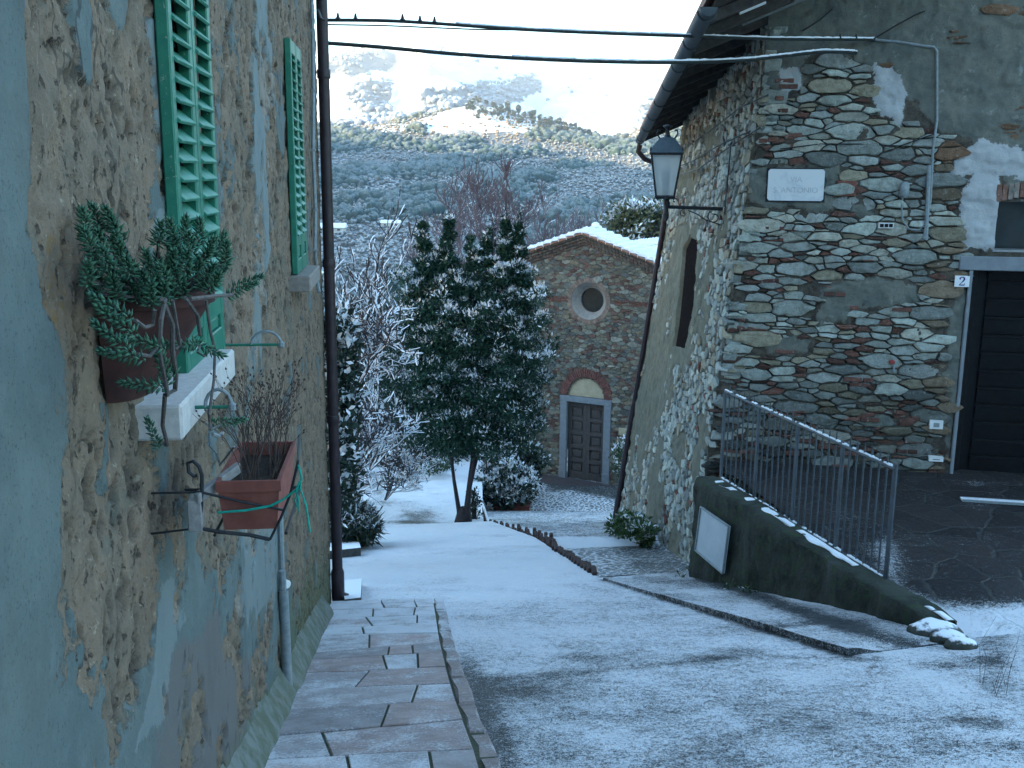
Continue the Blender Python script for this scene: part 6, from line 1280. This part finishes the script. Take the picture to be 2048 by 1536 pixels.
for i in range(60):
    s = 1.4+7.65*i/59
    for o_ in (-.05, kerb_off(s)-.02): p = wl(s, o_, 0); vs.append((p.x, p.y, S(p.x, p.y)+PH-.010))
o = np_obj('pavement_bed', vs, grid_faces(60, 2), M['grout']); tag(o, 'mossy bed between the flagstones', 'ground', kind='structure')
# ------------------------------------------------------------------ overhead cables
M['cable'] = simple('black_cable', (.012, .016, .016), (.022, .028, .026), 30, .6, .2, .002)
yl = wl(SL_END-.05, .1, 0).y; yr = hF(1745, 80, .1).y
def cab(pts): return [atY(a, c, yl+(yr-yl)*(a-640)/(1745-640)) for a, c in pts]
def smooth(pts, n=6):
    out = []
    for i in range(len(pts)-1):
        p0, p1, p2, p3 = pts[max(i-1, 0)], pts[i], pts[i+1], pts[min(i+2, len(pts)-1)]
        for k in range(n): t_ = k/n; out.append(.5*((2*p1)+(p2-p0)*t_+(2*p0-5*p1+4*p2-p3)*t_*t_+(3*p1-p0-3*p2+p3)*t_**3))
    return out+[pts[-1]]
for lab, pts, r, sn0 in (('upper snow-topped overhead cable crossing the lane', ((640, 40), (760, 41), (860, 46), (1030, 58), (1200, 66), (1400, 73), (1560, 78), (1745, 79)), .016, 900), ('lower sagging overhead cable with snow on it', ((640, 85), (760, 94), (900, 107), (1050, 117), (1200, 123), (1350, 125), (1480, 121), (1560, 113), (1640, 104), (1705, 105)), .018, 1000), ('thin black wire just under the upper cable', ((640, 49), (760, 51), (860, 55), (960, 59), (1040, 60), (1090, 61)), .007, 9999)):
    P3 = smooth(cab(pts)); P3 = P3+[hF(pts[-1][0]+10, pts[-1][1]+1, -.02)] if pts[-1][0] > 1600 else P3; ct = thing('overhead_cable', lab, 'cable', P3[0]); b = MB(); b.tube(P3, r, 7); b.build('wire', M['cable'], ct, True)
    if sn0 < 5000:
        b = MB(); g = random.Random(int(sn0)); L = [p for p in P3 if proj([tuple(p)])[0][0] > sn0]
        for p, q_ in zip(L[:-1], L[1:]):
            m = max(2, int((q_-p).length/.05)); b.tube([p.lerp(q_, k/m)+V((0, 0, r*.95+g.uniform(-.002, .006))) for k in range(m+1)], [r*g.uniform(.55, .9) for k in range(m+1)], 6)
        b.build('snow', M['snow'], ct, True)
    if sn0 == 900:
        for (a, c) in ((676, 38), (711, 39), (805, 40), (840, 43), (869, 45), (1680, 78), (1712, 78)): p = cab([(a, c)])[0]; MB().lathe(p, [(.03, 0), (.016, .015), (.008, .05), (.002, .055)], 6).build('clip', M['iron'], ct)
        b = MB(); b.tube([hL(636, 20, .05), hL(642, 38, .13), hL(648, 41, .16)], .012, 6); b.tube([hF(1745, 79, -.02), hF(1742, 79, .13)], .012, 6); b.tube([hF(1712, 105, -.02), cab([(1700, 105)])[0]], .010, 6); b.tube([hF(1745, 79, .1), hF(1790, 52, .1), hF(1830, 30, .08), hF(1850, 22, .02)], .008, 5); b.build('anchor', M['iron'], ct, True)
# ------------------------------------------------------------------ far houses and the pines on the crest
M['farwall'] = simple('far_pale_wall', (.42, .40, .36), (.5, .48, .44), 2, .9, .2, .01)
for px, py, w_, h_, lab in ((662, 464, 11, 3.4, 'long low white-roofed farmhouse on the hillside beside the downpipe'), (782, 454, 7, 3.0, 'small white-roofed farmhouse among trees right of the long one'), (652, 552, 3.2, 2.4, 'tiny white-roofed hut lower on the slope'), (1176, 425, 5, 2.2, 'flat snowy roofed hut in the wood above the chapel gable')):
    p = onG(px, py, lambda x, y: float(TZ(np.array(x), np.array(y))), 60, 700)
    if p.y < 60 or p.y > 690: p = atY(px, py, 300)
    fh = thing('farmhouse', lab, 'house', p); w_ *= p.y/400; h_ *= p.y/400*.42; b = MB(); b.box(p+V((0, 0, h_*.5)), V((w_/2, 0, 0)), V((0, w_*.3, 0)), V((0, 0, h_*.9))); b.build('wall', M['farwall'], fh); z = p.z+h_*1.4
    b = MB(); b.prism([V((p.x-w_*.55, p.y-w_*.36, z-.1)), V((p.x-w_*.55, p.y, z+w_*.14)), V((p.x-w_*.55, p.y+w_*.36, z-.1)), V((p.x-w_*.55, p.y, z-.3))], V((w_*1.1, 0, 0))); b.build('roof', M['snow'], fh)
    for k in (-.3, .1, .32): MB().box(V((p.x+w_*k, p.y-w_*.3-.02, p.z+h_*.75)), V((w_*.05, 0, 0)), V((0, .05, 0)), V((0, 0, h_*.22))).build('window', M['glass'], fh)
def pine_mesh():
    g = np.random.default_rng(5); C = [(g.normal()*.9, g.normal()*.9, 5.2+g.random()*3.6, 1.0+g.random()*.6) for _ in range(16)]; v, f, c = leaf_cloud(np.array(C), 60, .9, 6, (.045, .055, .028), .12, .6); t_ = MB(); t_.tube([V((0, 0, -1)), V((.1, 0, 3)), V((0, .1, 8))], [.22, .17, .06], 5)
    n = len(v); v2 = np.vstack([v, np.array([tuple(p) for p in t_.v])]); f2 = np.vstack([f]+[np.array([[a+n for a in q_]]) for q_ in t_.f if len(q_) == 4]); c2 = np.vstack([c, np.tile(np.array([[.06, .045, .035]]), (len(t_.v), 1))]); return np_obj('pine_tree', v2, f2, M['leaf'], None, cols=c2)
pine = None; g = random.Random(17)
for i in range(90):
    px = g.uniform(930, 1185); y = g.uniform(690, 740); x = bear(px)*y; z = float(TZ(np.array(x), np.array(y))); dz = 0
    if pine is None: pine = pine_mesh(); o = pine; off = V(o.location)
    else: o = pine.copy(); COL.objects.link(o)
    o.location = V((x, y, z-.5))+V((off.x, off.y, 0)); k_ = g.uniform(.42, .75); o.scale = (k_, k_, k_*g.uniform(.9, 1.2)); o.rotation_euler = (0, 0, g.uniform(0, 6)); tag(o, 'dark pine tree in the stand along the far hill crest', 'tree', 'pine trees along the far crest')
# scrub of the near valley slope
x, y = scatter(5200, 38, 130, -.6, .45); z = TZ(x, y); kp_ = ~((x > -1.5) & (x < 12) & (y < 48)) & (rng.random(len(x)) < np.where(y < 60, .8, .9)); x, y, z = x[kp_], y[kp_], z[kp_]
cl = np.stack([x, y, z+.4+rng.random(len(x))*.9, .45+.75*rng.random(len(x))**2], -1); v, f, c = leaf_cloud(cl, 34, .34, 77, (.045, .05, .036), .8, .4); o = np_obj('valley_scrub', v, f, M['leaf'], None, cols=c); tag(o, 'snowy scrub covering the near valley slope below the village', 'scrub', kind='stuff')
# dry weed stalks at the lower right
p0 = onG(1990, 1385, S); b = MB(); g = random.Random(2)
for k in range(9): q_ = p0+V((g.uniform(-.12, .12), g.uniform(-.12, .12), 0)); h_ = g.uniform(.15, .42); b.tube([q_, q_+V((g.uniform(-.04, .04), 0, h_*.6)), q_+V((g.uniform(-.12, .12), g.uniform(-.05, .05), h_))], [.0012, .0010, .0006], 4, False)
o = b.build('dry_weed', M['twig'], None, False, False); tag(o, 'thin dry weed stalks standing in the snow at the right edge', 'weeds')
# ------------------------------------------------------------------ light, sky, camera
w = bpy.data.worlds.new('World'); scene.world = w; w.use_nodes = True; nt = w.node_tree; bg = nt.nodes['Background']
sky = nt.nodes.new('ShaderNodeTexSky'); sky.sky_type = 'NISHITA'; sky.sun_disc = False
sky.sun_elevation = SUN_EL; sky.sun_rotation = SUN_ROT; sky.air_density = 1.0; sky.dust_density = 1.0; sky.ozone_density = 3.3
nt.links.new(sky.outputs[0], bg.inputs[0]); bg.inputs[1].default_value = .15
sd = V((math.sin(SUN_ROT)*math.cos(SUN_EL), math.cos(SUN_ROT)*math.cos(SUN_EL), math.sin(SUN_EL)))
sl = bpy.data.lights.new('sun', 'SUN'); sl.energy = 4.0; sl.angle = R(.5); sl.color = (1, .76, .50); so = bpy.data.objects.new('sun', sl); COL.objects.link(so)
so.rotation_euler = sd.to_track_quat('Z', 'Y').to_euler(); so.location = (-5, -10, 20)
cam = bpy.data.cameras.new('camera'); cam.sensor_width = 36; cam.lens = 36*FPX/2048; cam.clip_start = .05; cam.clip_end = 9000
co = bpy.data.objects.new('camera', cam); COL.objects.link(co); mw = Matrix.Identity(3); mw.col[0] = CR; mw.col[1] = CU; mw.col[2] = -CF
co.matrix_world = mw.to_4x4(); scene.camera = co
vs = scene.view_settings; scene.display_settings.display_device = 'sRGB'; vs.view_transform = 'Standard'; vs.look = 'None'; vs.gamma = 1; vs.use_curve_mapping = False; vs.exposure = EXPOSURE
vs.use_white_balance = True; vs.white_balance_temperature = 6500; vs.white_balance_tint = TINT
scene.cycles.max_bounces = 6; scene.cycles.diffuse_bounces = 4; scene.cycles.transparent_max_bounces = 8; scene.cycles.sample_clamp_indirect = 4

# ------------------------------------------------------------------ cold valley air
hz = MB().box((0, 1500, 250), (2600, 0, 0), (0, 2500, 0), (0, 0, 330)).build('haze', bpy.data.materials.new('valley_air')); hm = hz.data.materials[0]; hm.use_nodes = True; ht = hm.node_tree; ht.nodes.clear()
ho = ht.nodes.new('ShaderNodeOutputMaterial'); hv = ht.nodes.new('ShaderNodeVolumePrincipled'); hv.inputs['Color'].default_value = (.86, .92, 1, 1); hv.inputs['Density'].default_value = HAZE; ht.links.new(hv.outputs[0], ho.inputs[1]); tag(hz, 'cold bluish air filling the valley', 'haze', kind='stuff')
